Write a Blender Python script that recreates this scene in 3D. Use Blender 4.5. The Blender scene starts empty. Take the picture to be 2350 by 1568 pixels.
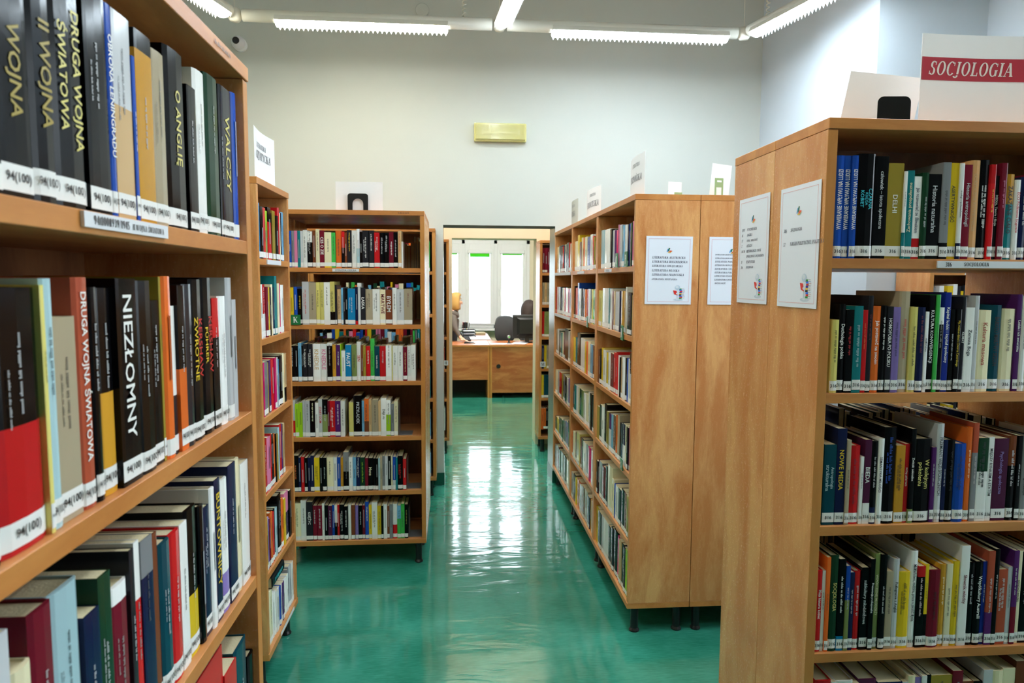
import bpy, bmesh, math, random, re
from mathutils import Matrix, Vector
random.seed(7)
S = bpy.context.scene
COL = bpy.context.scene.collection
R = math.radians

# ------------------------------------------------------------------ camera, world, exposure
F_PX, PITCH, YAW, ROLL, EYE = 1570.3, .0874, .0848, .005, 1.6173
cp, sp, cy_, sy_ = math.cos(PITCH), math.sin(PITCH), math.cos(YAW), math.sin(YAW)
FW = Vector((sy_*cp, cy_*cp, -sp)); RT = Vector((cy_, -sy_, 0)); UP = RT.cross(FW)
cr, sr = math.cos(ROLL), math.sin(ROLL)
RT, UP = RT*cr+UP*sr, UP*cr-RT*sr
CAM = Vector((0, 0, EYE))
cd = bpy.data.cameras.new('camera'); cam = bpy.data.objects.new('camera', cd); COL.objects.link(cam)
cam.matrix_world = Matrix(((RT.x, UP.x, -FW.x, 0), (RT.y, UP.y, -FW.y, 0), (RT.z, UP.z, -FW.z, EYE), (0, 0, 0, 1)))
cd.sensor_width = 36; cd.lens = 36*F_PX/2350; cd.clip_start = .02; cd.clip_end = 200
cd.dof.use_dof = True; cd.dof.focus_distance = 2.1; cd.dof.aperture_fstop = 8
S.camera = cam

w = bpy.data.worlds.new('sky'); S.world = w; w.use_nodes = True
bg = w.node_tree.nodes['Background']; bg.inputs[0].default_value = (.80, .92, 1, 1); bg.inputs[1].default_value = 8.0
S.view_settings.view_transform = 'Standard'; S.view_settings.look = 'None'
S.view_settings.gamma = 1; S.view_settings.use_curve_mapping = False
S.view_settings.exposure = 0.0
LAMP = 38.0          # radiance of the fluorescent tubes
S.cycles.max_bounces = 7; S.cycles.diffuse_bounces = 4; S.cycles.glossy_bounces = 3
S.cycles.transparent_max_bounces = 8; S.cycles.sample_clamp_indirect = 6
S.cycles.use_denoising = True; S.cycles.caustics_reflective = False; S.cycles.caustics_refractive = False
for loc, rot, sx, sy in (((.27, 11.99, 2.1), (R(-90), 0, 0), 2.1, 2.6), ((3.07, 1.6, 1.95), (0, R(90), 0), 2.0, 2.4)):
    ld = bpy.data.lights.new('daylight_portal', 'AREA'); ld.shape = 'RECTANGLE'; ld.size = sx; ld.size_y = sy
    ld.cycles.is_portal = True      # guides the sky's light through the window, gives none itself
    lo = bpy.data.objects.new('daylight_portal', ld); COL.objects.link(lo); lo.location = loc; lo.rotation_euler = rot

def proj(p):
    d = Vector(p)-CAM; z = d.dot(FW)
    return 1175+F_PX*d.dot(RT)/z, 784-F_PX*d.dot(UP)/z

# ------------------------------------------------------------------ materials
def srgb(c):
    return tuple(((v/255)/12.92 if v <= 10 else (((v/255)+.055)/1.055)**2.4) for v in c[:3])+(1,)
def mat(name, color=(200, 200, 200), rough=.5, spec=.5, metal=0, coat=0, emit=None, es=1, trans=0, bump=0, bscale=200):
    m = bpy.data.materials.new(name); m.use_nodes = True
    n = m.node_tree.nodes; b = n['Principled BSDF']; L = m.node_tree.links
    b.inputs['Base Color'].default_value = srgb(color); b.inputs['Roughness'].default_value = rough
    b.inputs['Specular IOR Level'].default_value = spec; b.inputs['Metallic'].default_value = metal
    b.inputs['Coat Weight'].default_value = coat; b.inputs['Coat Roughness'].default_value = .08
    if trans: b.inputs['Transmission Weight'].default_value = trans
    if emit:
        b.inputs['Emission Color'].default_value = srgb(emit); b.inputs['Emission Strength'].default_value = es
    # a touch of procedural variation on every surface
    tc = n.new('ShaderNodeTexCoord'); no = n.new('ShaderNodeTexNoise'); no.inputs['Scale'].default_value = bscale
    L.new(tc.outputs['Object'], no.inputs['Vector'])
    if bump:
        bp = n.new('ShaderNodeBump'); bp.inputs['Strength'].default_value = bump; bp.inputs['Distance'].default_value = .002
        L.new(no.outputs['Fac'], bp.inputs['Height']); L.new(bp.outputs['Normal'], b.inputs['Normal'])
    elif not emit:
        mr = n.new('ShaderNodeMapRange'); mr.inputs['To Min'].default_value = max(.02, rough-.05); mr.inputs['To Max'].default_value = rough+.05
        L.new(no.outputs['Fac'], mr.inputs['Value']); L.new(mr.outputs['Result'], b.inputs['Roughness'])
    return m
def wood(name, c1, c2, axis, rough=.35, sc=1.0):
    m = mat(name, c1, rough); n = m.node_tree.nodes; L = m.node_tree.links; b = n['Principled BSDF']
    tc = n.new('ShaderNodeTexCoord'); mp = n.new('ShaderNodeMapping')
    v = [10*sc, 10*sc, 10*sc]; v[axis] = 2.2*sc; mp.inputs['Scale'].default_value = v
    oi = n.new('ShaderNodeObjectInfo'); va = n.new('ShaderNodeVectorMath'); va.operation = 'SCALE'; va.inputs['Scale'].default_value = 7
    cx = n.new('ShaderNodeCombineXYZ'); L.new(oi.outputs['Random'], cx.inputs[0]); L.new(oi.outputs['Random'], cx.inputs[1]); L.new(cx.outputs[0], va.inputs[0])
    ad = n.new('ShaderNodeVectorMath'); L.new(tc.outputs['Object'], mp.inputs['Vector']); L.new(mp.outputs[0], ad.inputs[0]); L.new(va.outputs[0], ad.inputs[1])
    a = n.new('ShaderNodeTexNoise'); a.inputs['Scale'].default_value = 1; a.inputs['Detail'].default_value = 5; a.inputs['Distortion'].default_value = .9
    f = n.new('ShaderNodeTexNoise'); f.inputs['Scale'].default_value = 14; f.inputs['Detail'].default_value = 3
    L.new(ad.outputs[0], a.inputs['Vector']); L.new(ad.outputs[0], f.inputs['Vector'])
    mx = n.new('ShaderNodeMath'); mx.operation = 'MULTIPLY_ADD'; mx.inputs[1].default_value = .22; L.new(f.outputs['Fac'], mx.inputs[0]); L.new(a.outputs['Fac'], mx.inputs[2])
    r = n.new('ShaderNodeValToRGB'); r.color_ramp.elements[0].position = .46; r.color_ramp.elements[1].position = .72
    r.color_ramp.elements[0].color = srgb(c1); r.color_ramp.elements[1].color = srgb(c2)
    L.new(mx.outputs[0], r.inputs[0]); L.new(r.outputs[0], b.inputs['Base Color'])
    return m
def attr_mat(name, rough, coat=0, obj=False, bump=False):
    m = mat(name, rough=rough, coat=coat); n = m.node_tree.nodes; L = m.node_tree.links
    if obj:
        o = n.new('ShaderNodeObjectInfo'); L.new(o.outputs['Color'], n['Principled BSDF'].inputs['Base Color'])
    else:
        o = n.new('ShaderNodeVertexColor'); o.layer_name = 'Col'; L.new(o.outputs['Color'], n['Principled BSDF'].inputs['Base Color'])
    return m

M = {}
M['wood_v'] = wood('pear_laminate_upright', (226, 168, 108), (200, 130, 76), 2, .26)
M['wood_h'] = wood('pear_laminate_flat', (214, 152, 94), (190, 124, 70), 0)
M['wood_desk'] = wood('pear_laminate_desk', (198, 128, 74), (168, 92, 46), 0)
M['edge'] = wood('beech_edge_band', (208, 142, 74), (196, 128, 60), 2, .4)
M['edge_h'] = wood('beech_edge_band_flat', (206, 138, 72), (188, 118, 56), 0, .4)
M['back'] = wood('back_panel_board', (150, 96, 56), (120, 72, 40), 2, .5)
M['dark_board'] = mat('dark_brown_board', (34, 26, 22), .7)  # near-black tone imitating the shade under the desks
M['black'] = mat('black_metal', (16, 16, 18), .3)
M['blackp'] = mat('black_plastic', (24, 24, 27), .4)
M['paper'] = mat('white_paper', (232, 234, 240), .45)
M['paperw'] = mat('white_card', (252, 251, 252), .5)
M['laminated'] = mat('laminated_paper', (240, 244, 255), .3)
M['cover'] = attr_mat('book_cover', .15, .0)
M['cover'].node_tree.nodes['Principled BSDF'].inputs['Specular IOR Level'].default_value = .16
M['pages'] = mat('page_edges', (226, 214, 176), .8, bump=.4, bscale=300)
M['label'] = mat('call_number_label', (244, 244, 242), .35)
M['print'] = attr_mat('printed_ink', .4, obj=True)
M['paint'] = attr_mat('flat_print', .4)
M['green_plate'] = mat('green_plate', (18, 110, 60), .3)
M['lamp_body'] = mat('cream_enamel', (226, 222, 208), .35)
M['lamp'] = mat('cool tube', (255, 255, 255), .5, emit=(226, 243, 255), es=LAMP*1.35)
M['warmer'] = mat('warm tube', (255, 255, 255), .5, emit=(255, 252, 232), es=LAMP)
M['white_gloss'] = mat('white_gloss_frame', (246, 249, 252), .25)
M['grey_steel'] = mat('grey_steel', (150, 154, 156), .35, metal=.6)
M['green_steel'] = mat('pale_green_steel', (150, 172, 120), .4)
M['chair'] = mat('grey_upholstery', (66, 70, 74), .85, bump=.5, bscale=400)
M['skin'] = mat('skin', (226, 176, 150), .5)
M['sweater'] = mat('grey_knit', (98, 90, 86), .9, bump=.6, bscale=250)
M['blonde'] = mat('blonde_hair', (190, 148, 82), .7, bump=.8, bscale=60)
M['brown_hair'] = mat('dark_brown_hair', (58, 46, 42), .7, bump=.8, bscale=60)
M['trouser'] = mat('dark_trousers', (40, 42, 52), .8)
M['barcode'] = mat('grey_barcode_label', (178, 180, 186), .5)

def wallmat(name, c, c2):
    m = mat(name, c, .85, .3); n = m.node_tree.nodes; L = m.node_tree.links; b = n['Principled BSDF']
    tc = n.new('ShaderNodeTexCoord'); no = n.new('ShaderNodeTexNoise'); no.inputs['Scale'].default_value = 2.5; no.inputs['Detail'].default_value = 6
    mx = n.new('ShaderNodeMix'); mx.data_type = 'RGBA'; mx.inputs[6].default_value = srgb(c); mx.inputs[7].default_value = srgb(c2)
    L.new(tc.outputs['Object'], no.inputs['Vector']); L.new(no.outputs['Fac'], mx.inputs[0]); L.new(mx.outputs[2], b.inputs['Base Color'])
    bp = n.new('ShaderNodeBump'); bp.inputs['Strength'].default_value = .08; bp.inputs['Distance'].default_value = .002
    n2 = n.new('ShaderNodeTexNoise'); n2.inputs['Scale'].default_value = 160; L.new(tc.outputs['Object'], n2.inputs['Vector'])
    L.new(n2.outputs['Fac'], bp.inputs['Height']); L.new(bp.outputs['Normal'], b.inputs['Normal'])
    return m
M['wall'] = wallmat('pale_wall_paint', (212, 214, 206), (204, 207, 200))
M['wall2'] = wallmat('cream_wall_paint', (238, 226, 200), (232, 220, 194))
M['ceil'] = wallmat('white_ceiling_paint', (222, 222, 220), (214, 214, 212))
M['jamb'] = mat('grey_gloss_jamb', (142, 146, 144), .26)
M['soffit'] = mat('grey_soffit_paint', (120, 122, 120), .85)  # lintel underside, darker and duller than the jamb sides
M['wall_daylit'] = wallmat('cool_wall_paint', (214, 222, 230), (206, 215, 222))  # bluish cast of daylight on the right walls put into their colour
M['baseboard'] = mat('green_cove', (18, 84, 66), .3)

def floor_mat():
    m = mat('green_linoleum', (30, 130, 112), .12, coat=.6); n = m.node_tree.nodes; L = m.node_tree.links; b = n['Principled BSDF']
    b.inputs['Coat Roughness'].default_value = .03
    tc = n.new('ShaderNodeTexCoord'); a = n.new('ShaderNodeTexNoise'); a.inputs['Scale'].default_value = 3; a.inputs['Detail'].default_value = 8
    L.new(tc.outputs['Object'], a.inputs['Vector'])
    st = n.new('ShaderNodeTexNoise'); st.inputs['Scale'].default_value = 60; st.inputs['Detail'].default_value = 4
    mp = n.new('ShaderNodeMapping'); mp.inputs['Scale'].default_value = (.35, 2, 1); L.new(tc.outputs['Object'], mp.inputs['Vector']); L.new(mp.outputs[0], st.inputs['Vector'])
    ad = n.new('ShaderNodeMath'); ad.operation = 'MULTIPLY_ADD'; ad.inputs[1].default_value = .5; L.new(st.outputs['Fac'], ad.inputs[0]); L.new(a.outputs['Fac'], ad.inputs[2])
    r = n.new('ShaderNodeValToRGB'); r.color_ramp.elements[0].position = .55; r.color_ramp.elements[1].position = .95
    r.color_ramp.elements[0].color = srgb((36, 120, 98)); r.color_ramp.elements[1].color = srgb((62, 152, 132))
    L.new(ad.outputs[0], r.inputs[0]); L.new(r.outputs[0], b.inputs['Base Color'])
    # the laid sheet is slightly wavy, so reflections ripple across the view
    mp2 = n.new('ShaderNodeMapping'); mp2.inputs['Scale'].default_value = (1.2, 4.0, 1); L.new(tc.outputs['Object'], mp2.inputs['Vector'])
    w1 = n.new('ShaderNodeTexNoise'); w1.inputs['Scale'].default_value = 2.2; w1.inputs['Detail'].default_value = 3.5; w1.inputs['Distortion'].default_value = .6
    L.new(mp2.outputs[0], w1.inputs['Vector'])
    bp = n.new('ShaderNodeBump'); bp.inputs['Strength'].default_value = .35; bp.inputs['Distance'].default_value = .010
    L.new(w1.outputs['Fac'], bp.inputs['Height']); L.new(bp.outputs['Normal'], b.inputs['Normal']); L.new(bp.outputs['Normal'], b.inputs['Coat Normal'])
    return m
M['floor'] = floor_mat()
def glass_mat(name, tint=(1, 1, 1)):
    m = bpy.data.materials.new(name); m.use_nodes = True; n = m.node_tree.nodes; L = m.node_tree.links
    n.remove(n['Principled BSDF']); o = n['Material Output']
    t = n.new('ShaderNodeBsdfTransparent'); t.inputs[0].default_value = (*tint, 1); g = n.new('ShaderNodeBsdfGlossy'); g.inputs['Roughness'].default_value = .02
    fr = n.new('ShaderNodeFresnel'); mx = n.new('ShaderNodeMixShader'); L.new(fr.outputs[0], mx.inputs[0]); L.new(t.outputs[0], mx.inputs[1]); L.new(g.outputs[0], mx.inputs[2])
    L.new(mx.outputs[0], o.inputs[0]); return m
M['glass'] = glass_mat('window_glass')
M['lens'] = mat('yellowed_diffuser', (246, 238, 158), .2, coat=.3)
M['lens'].node_tree.nodes['Principled BSDF'].inputs['Alpha'].default_value = .55
def translucent(name, c):
    m = bpy.data.materials.new(name); m.use_nodes = True; n = m.node_tree.nodes; L = m.node_tree.links
    n.remove(n['Principled BSDF']); o = n['Material Output']
    t = n.new('ShaderNodeBsdfTranslucent'); t.inputs[0].default_value = srgb(c); d = n.new('ShaderNodeBsdfDiffuse'); d.inputs[0].default_value = srgb(c)
    mx = n.new('ShaderNodeMixShader'); L.new(t.outputs[0], mx.inputs[1]); L.new(d.outputs[0], mx.inputs[2]); L.new(mx.outputs[0], o.inputs[0]); return m
M['green_blind'] = translucent('green_blind_fabric', (110, 225, 70))
M['uplight'] = mat('uplight tube', (255, 255, 255), .5, emit=(246, 250, 250), es=LAMP)  # for strips added on the unseen luminaires
M['teeth'] = translucent('louvre plastic', (240, 242, 240))
M['yellow_lens'] = mat('yellowed_lens', (248, 242, 170), .25, coat=.5)

# ------------------------------------------------------------------ mesh helpers
class MB:
    def __init__(s): s.v = []; s.f = []; s.m = []; s.c = []
    def add(s, vs, fs, mi=0, col=(1, 1, 1, 1)):
        k = len(s.v); s.v += [tuple(p) for p in vs]
        for i, f in enumerate(fs):
            s.f.append(tuple(k+j for j in f)); s.m.append(mi if isinstance(mi, int) else mi[i]); s.c.append(col)
        return s
    def box(s, x0, y0, z0, x1, y1, z1, mi=0, col=(1, 1, 1, 1), fm=None):
        # face order: front(-y), back(+y), left(-x), right(+x), bottom, top
        vs = [(x0, y0, z0), (x1, y0, z0), (x1, y1, z0), (x0, y1, z0), (x0, y0, z1), (x1, y0, z1), (x1, y1, z1), (x0, y1, z1)]
        fs = [(0, 1, 5, 4), (2, 3, 7, 6), (3, 0, 4, 7), (1, 2, 6, 5), (3, 2, 1, 0), (4, 5, 6, 7)]
        return s.add(vs, fs, fm if fm else mi, col)
    def quad(s, pts, mi=0, col=(1, 1, 1, 1)): return s.add(pts, [tuple(range(len(pts)))], mi, col)
    def tube(s, pts, r, n=12, mi=0, col=(1, 1, 1, 1), cap=True):
        pts = [Vector(p) for p in pts]; rs = r if isinstance(r, (list, tuple)) else [r]*len(pts)
        vs = []; fs = []
        up = Vector((0, 0, 1))
        for i, p in enumerate(pts):
            d = (pts[min(i+1, len(pts)-1)]-pts[max(i-1, 0)]).normalized()
            u = d.cross(up); u = d.cross(Vector((0, 1, 0))) if u.length < .05 else u; u.normalize(); q = u.cross(d)
            for k in range(n):
                a = 2*math.pi*k/n; vs.append(p+(u*math.cos(a)+q*math.sin(a))*rs[i])
        for i in range(len(pts)-1):
            for k in range(n):
                a, b = i*n+k, i*n+(k+1) % n; fs.append((a, b, b+n, a+n))
        if cap: fs.append(tuple(range(n-1, -1, -1))); fs.append(tuple((len(pts)-1)*n+k for k in range(n)))
        return s.add(vs, fs, mi, col)
    def lathe(s, prof, n=20, mi=0, col=(1, 1, 1, 1), o=(0, 0, 0), axis='z'):
        vs = []; fs = []
        for r_, h in prof:
            for k in range(n):
                a = 2*math.pi*k/n
                p = (r_*math.cos(a), r_*math.sin(a), h) if axis == 'z' else (r_*math.cos(a), h, r_*math.sin(a))
                vs.append((o[0]+p[0], o[1]+p[1], o[2]+p[2]))
        for i in range(len(prof)-1):
            for k in range(n):
                a, b = i*n+k, i*n+(k+1) % n; fs.append((a, b, b+n, a+n))
        fs.append(tuple(range(n-1, -1, -1))); fs.append(tuple((len(prof)-1)*n+k for k in range(n)))
        return s.add(vs, fs, mi, col)
    def xf(s, mtx):
        s.v = [tuple(mtx @ Vector(p)) for p in s.v]; return s
    def build(s, name, mats, parent=None, loc=None, bevel=0, smooth=False, cols=False, label=None):
        me = bpy.data.meshes.new(name); me.from_pydata(s.v, [], s.f)
        for m in (mats if isinstance(mats, (list, tuple)) else [mats]): me.materials.append(M[m] if isinstance(m, str) else m)
        me.polygons.foreach_set('material_index', s.m)
        if cols:
            a = me.color_attributes.new('Col', 'FLOAT_COLOR', 'CORNER'); buf = []
            for f, c in zip(s.f, s.c): buf += list(c)*len(f)
            a.data.foreach_set('color', buf)
        if smooth: me.polygons.foreach_set('use_smooth', [True]*len(s.f))
        me.update()
        o = bpy.data.objects.new(name, me); COL.objects.link(o)
        if parent: o.parent = parent
        if loc: o.location = loc
        if bevel:
            b = o.modifiers.new('bevel', 'BEVEL'); b.width = bevel; b.segments = 1; b.limit_method = 'ANGLE'
        if label: o['label'] = label
        return o
def thing(name, label, cat, loc=(0, 0, 0), rz=0, group=None):
    o = bpy.data.objects.new(name, None); COL.objects.link(o); o.location = loc; o.rotation_euler = (0, 0, rz); o.empty_display_size = .1
    o['label'] = label; o['category'] = cat
    if group: o['group'] = group
    return o
def tag(o, label, cat, group=None, kind=None):
    o['label'] = label; o['category'] = cat
    if group: o['group'] = group
    if kind: o['kind'] = kind
    return o
def struct(o, label, cat='wall'):
    o['kind'] = 'structure'; o['label'] = label; o['category'] = cat; return o

# ------------------------------------------------------------------ lettering
_tc = {}
def sans_mesh(s):
    k = ('sans', s)
    if k not in _tc:
        cu = bpy.data.curves.new('lettering', 'FONT'); cu.body = s; cu.resolution_u = 2; cu.offset = .012
        ob = bpy.data.objects.new('t', cu); me = bpy.data.meshes.new_from_object(ob)
        bpy.data.objects.remove(ob); bpy.data.curves.remove(cu)
        _tc[k] = norm_mesh(me)
    return _tc[k]
def norm_mesh(me):
    xs = [v.co.x for v in me.vertices]; ys = [v.co.y for v in me.vertices]
    if not xs: return me, 1
    x0, x1, y0, y1 = min(xs), max(xs), min(ys), max(ys); h = max(y1-y0, .001)
    for v in me.vertices: v.co.x = (v.co.x-(x0+x1)/2)/h; v.co.y = (v.co.y-(y0+y1)/2)/h; v.co.z = 0
    me.materials.clear(); me.materials.append(M['print']); me.name = 'lettering'
    return me, (x1-x0)/h
# a small bold serif alphabet drawn from strokes: v stem, h bar, d diagonal, a arc, t tick
GL = {
 'I': (.40, 'v.20,0,1,3'), 'L': (.66, 'v.20,0,1,3 h.1,.62,0 t.60,0,.26'), 'T': (.70, 'v.35,0,1,1 h.04,.66,1 t.06,.76,1 t.64,.76,1'),
 'E': (.68, 'v.20,0,1,3 h.1,.62,0 h.1,.62,1 h.2,.48,.5 t.61,0,.26 t.61,.76,1 t.47,.38,.62'), 'F': (.64, 'v.20,0,1,3 h.1,.6,1 h.2,.46,.5 t.59,.76,1 t.46,.38,.62'),
 'H': (.82, 'v.20,0,1,3 v.62,0,1,3 h.2,.62,.5'), 'A': (.82, 'd.12,0,.42,1,.07 d.70,0,.42,1,.2 h.22,.58,.34 h.0,.26,0 h.54,.84,0'),
 'V': (.8, 'd.40,0,.12,1,.2 d.40,0,.68,1,.07 h.0,.26,1 h.54,.8,1'), 'W': (1.1, 'd.30,0,.12,1,.18 d.30,0,.52,1,.07 d.74,0,.52,1,.18 d.74,0,.96,1,.07 h.0,.26,1 h.84,1.08,1'),
 'M': (1.0, 'v.84,0,1,3 d.16,0,.16,1,.07 d.48,.05,.2,1,.18 d.48,.05,.8,1,.07 h.04,.28,0 h.04,.24,1'), 'N': (.86, 'd.16,0,.16,1,.07 d.66,0,.2,1,.2 d.68,0,.68,1,.07 h.04,.28,0 h.04,.24,1 h.56,.8,1'),
 'Z': (.66, 'h.06,.6,0 h.06,.6,1 d.14,0,.52,1,.2 t.61,0,.24 t.07,.76,1'), 'Y': (.76, 'd.38,.45,.12,1,.2 d.38,.45,.64,1,.07 v.38,0,.5,1 h.0,.26,1 h.52,.78,1'),
 'K': (.82, 'v.20,0,1,3 d.3,.42,.62,1,.07 d.66,0,.36,.6,.2 h.5,.74,1 h.5,.82,0'), 'O': (.84, 'a.42,.5,.38,.52,0,360'), 'C': (.76, 'a.42,.5,.38,.52,48,318 t.68,.7,.95'),
 'G': (.84, 'a.42,.5,.38,.52,48,322 v.64,.04,.44,0 h.52,.78,.44 t.68,.72,.95'), 'J': (.50, 'v.28,.1,1,2 a.12,.02,.24,.2,200,360'), 'S': (.62, 'a.32,.75,.24,.26,40,270 a.30,.26,.26,.28,-90,90 a.30,.26,.26,.28,215,270 t.53,.72,.96 t.07,.04,.28'),
 'P': (.70, 'v.20,0,1,3 a.3,.74,.34,.27,-90,90 h.2,.32,1 h.2,.32,.48'), 'R': (.80, 'v.20,0,1,3 a.3,.75,.32,.26,-90,90 h.2,.32,1 h.2,.32,.5 d.66,0,.40,.5,.2 h.56,.82,0'),
 'B': (.72, 'v.20,0,1,3 a.3,.76,.28,.25,-90,90 a.3,.26,.34,.27,-90,90 h.2,.32,1 h.2,.32,.52 h.2,.32,0'), 'D': (.82, 'v.20,0,1,3 a.3,.5,.44,.51,-90,90 h.2,.32,1 h.2,.32,0'),
 'U': (.82, 'v.20,.3,1,2 a.43,.3,.31,.32,180,360 d.67,.3,.67,1,.07 h.56,.8,1'), '1': (.45, 'v.24,0,1,1 d.08,.78,.24,1,.09'), '2': (.62, 'a.3,.7,.26,.31,0,160 d.12,.02,.46,.6,.12 h.06,.58,.03'),
 '3': (.60, 'a.28,.75,.24,.26,-80,150 a.28,.27,.27,.29,-150,85'), '6': (.62, 'a.3,.3,.27,.32,0,360 a.44,.4,.40,.62,95,180'), '5': (.60, 'a.26,.3,.28,.32,-140,120 v.16,.5,1,0 h.1,.54,1'),
 '9': (.62, 'a.3,.7,.27,.32,0,360 a.16,.6,.40,.62,-85,0'), '0': (.62, 'a.3,.5,.27,.52,0,360'), '7': (.58, 'h.06,.54,1 d.2,0,.5,1,.14'), '/': (.4, 'd.04,-.1,.36,1.05,.08'),
 '.': (.3, 'v.14,0,.14,0'), ',': (.3, 'v.14,-.1,.12,0'), '-': (.4, 'h.06,.34,.45'), ' ': (.36, '')}
GL['('] = (.3, 'a.34,.45,.28,.62,120,240'); GL[')'] = (.3, 'a.0,.45,.28,.62,-60,60'); GL['4'] = (.62, 'v.42,0,1,1 h.04,.58,.28 d.08,.28,.38,1,.09')
GL['Ł'] = (GL['L'][0], GL['L'][1]+' d.06,.36,.42,.62,.12'); GL['Ń'] = (GL['N'][0], GL['N'][1]+' d.38,1.1,.52,1.3,.12')
GL['Ś'] = (GL['S'][0], GL['S'][1]+' d.28,1.1,.42,1.3,.12'); GL['Ć'] = (GL['C'][0], GL['C'][1]+' d.36,1.1,.5,1.3,.12'); GL['Ó'] = (GL['O'][0], GL['O'][1]+' d.38,1.1,.52,1.3,.12')
GL['Ę'] = (GL['E'][0], GL['E'][1]+' d.5,-.2,.56,0,.1'); GL['X'] = (.8, 'd.16,0,.6,1,.08 d.62,0,.18,1,.2 h.02,.28,0 h.5,.78,0 h.02,.28,1 h.5,.78,1')
def serif_mesh(s, ital=.2):
    k = ('serif', s, ital)
    if k in _tc: return _tc[k]
    b = MB(); x = 0; SW = .09; HW = .035
    for ch in s:
        wd, spec = GL.get(ch, GL[' '])
        for st in spec.split():
            n = [float(q) for q in st[1:].split(',')]
            def P(px, py): return (x+px+ital*py, py, 0)
            if st[0] == 'v':
                X, y0, y1, fl = n; b.quad([P(X-SW, y0), P(X+SW, y0), P(X+SW, y1), P(X-SW, y1)])
                for bit, yy in ((1, 0), (2, 1)):
                    if int(fl) & bit:
                        ya, yb = (yy, yy+2*HW) if yy == 0 else (yy-2*HW, yy); b.quad([P(X-.17, ya), P(X+.17, ya), P(X+.17, yb), P(X-.17, yb)])
            elif st[0] == 'h':
                x0, x1, y = n; y = min(max(y, HW), 1-HW); b.quad([P(x0, y-HW), P(x1, y-HW), P(x1, y+HW), P(x0, y+HW)])
            elif st[0] == 't':
                X, y0, y1 = n; b.quad([P(X-.035, y0), P(X+.035, y0), P(X+.035, y1), P(X-.035, y1)])
            elif st[0] == 'd':
                x0, y0, x1, y1, ww = n; b.quad([P(x0-ww/2, y0), P(x0+ww/2, y0), P(x1+ww/2, y1), P(x1-ww/2, y1)])
            elif st[0] == 'a':
                cx, cy, rx, ry, a0, a1 = n; N = max(4, int(abs(a1-a0)/18))
                ri, rj = max(rx-.18, .02), max(ry-.07, .02)
                for i in range(N):
                    t0, t1 = R(a0+(a1-a0)*i/N), R(a0+(a1-a0)*(i+1)/N)
                    b.quad([P(cx+ri*math.cos(t0), cy+rj*math.sin(t0)), P(cx+rx*math.cos(t0), cy+ry*math.sin(t0)), P(cx+rx*math.cos(t1), cy+ry*math.sin(t1)), P(cx+ri*math.cos(t1), cy+rj*math.sin(t1))])
        x += wd+.04
    me = bpy.data.meshes.new('lettering'); me.from_pydata(b.v, [], b.f)
    _tc[k] = norm_mesh(me); return _tc[k]
def dash_mesh(seed):
    # print too small to read in the photograph: rows of short marks
    k = ('dash', seed)
    if k in _tc: return _tc[k]
    rnd = random.Random(seed); b = MB(); x = 0
    while x < 14:
        n = rnd.randint(3, 8)
        for i in range(n):
            h = rnd.choice((.62, .62, .95)); b.quad([(x, 0, 0), (x+.30, 0, 0), (x+.30, h, 0), (x, h, 0)]); x += .44
        x += .5
    me = bpy.data.meshes.new('lettering'); me.from_pydata(b.v, [], b.f); _tc[k] = norm_mesh(me); return _tc[k]
def put_text(mw, parent, x, y, z, h, color, d='right', maxlen=None, name='lettering', anchor='c', wmul=1.0):
    me, asp = mw; o = bpy.data.objects.new(name, me); COL.objects.link(o); o.parent = parent
    sx = h*wmul
    if maxlen and asp*sx > maxlen: sx = maxlen/asp
    sy = min(h, sx*2.2)
    half = asp*sx/2
    if d == 'right': X, Y = Vector((1, 0, 0)), Vector((0, 0, 1))
    elif d == 'down': X, Y = Vector((0, 0, -1)), Vector((1, 0, 0))
    else: X, Y = Vector((0, 0, 1)), Vector((-1, 0, 0))
    Z = X.cross(Y); p = Vector((x, y, z))
    if anchor == 'l': p += X*half
    if anchor == 'r': p -= X*half
    mm = Matrix((( X.x*sx, Y.x*sy, Z.x, p.x), (X.y*sx, Y.y*sy, Z.y, p.y), (X.z*sx, Y.z*sy, Z.z, p.z), (0, 0, 0, 1)))
    o.matrix_local = mm; o.color = color
    return o

# ------------------------------------------------------------------ the setting
b = MB(); b.box(-3.2, -4.2, -.1, 4.5, 12.3, 0); struct(b.build('floor', 'floor'), 'glossy green linoleum floor', 'floor')
b = MB(); b.box(-3.2, -4.2, 4.3, 4.5, 5.36, 4.4); struct(b.build('ceiling', 'ceil'), 'white ceiling of the reading room', 'ceiling')
b = MB(); b.box(-3.2, 5.655, 3.6, 4.5, 12.3, 3.7); struct(b.build('ceiling', 'ceil'), 'white ceiling of the office beyond the door', 'ceiling')
YW, TD = 5.36, .2955
def wall_hole(name, y0, y1, x0, x1, hx0, hx1, hh, z1, mats, label):
    b = MB(); fm = [0]*6
    b.box(x0, y0, 0, hx0, y1, z1, fm=[0, 0, 0, 1, 0, 0]); b.box(hx1, y0, 0, x1, y1, z1, fm=[0, 0, 1, 0, 0, 0]); b.box(hx0, y0, hh, hx1, y1, z1, fm=[0, 0, 0, 0, len(mats)-1, 0])
    return struct(b.build(name, mats), label)
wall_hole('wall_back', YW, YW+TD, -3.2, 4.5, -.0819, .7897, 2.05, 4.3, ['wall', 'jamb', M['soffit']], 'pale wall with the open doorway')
wall_hole('wall_middle', 6.68, 6.93, -3.2, 4.5, -.0187, .803, 2.033, 3.6, ['wall2', 'wall2'], 'cream wall with the second opening')
b = MB(); b.box(-3.2, -4.2, 0, -3.0, 12.3, 4.3); struct(b.build('wall_left', 'wall'), 'pale left wall behind the bookcases')
b = MB(); b.box(2.4166, 3.85, 0, 3.5, 5.36, 4.3); struct(b.build('wall_right', 'wall_daylit'), 'projecting pale wall on the right')
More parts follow.
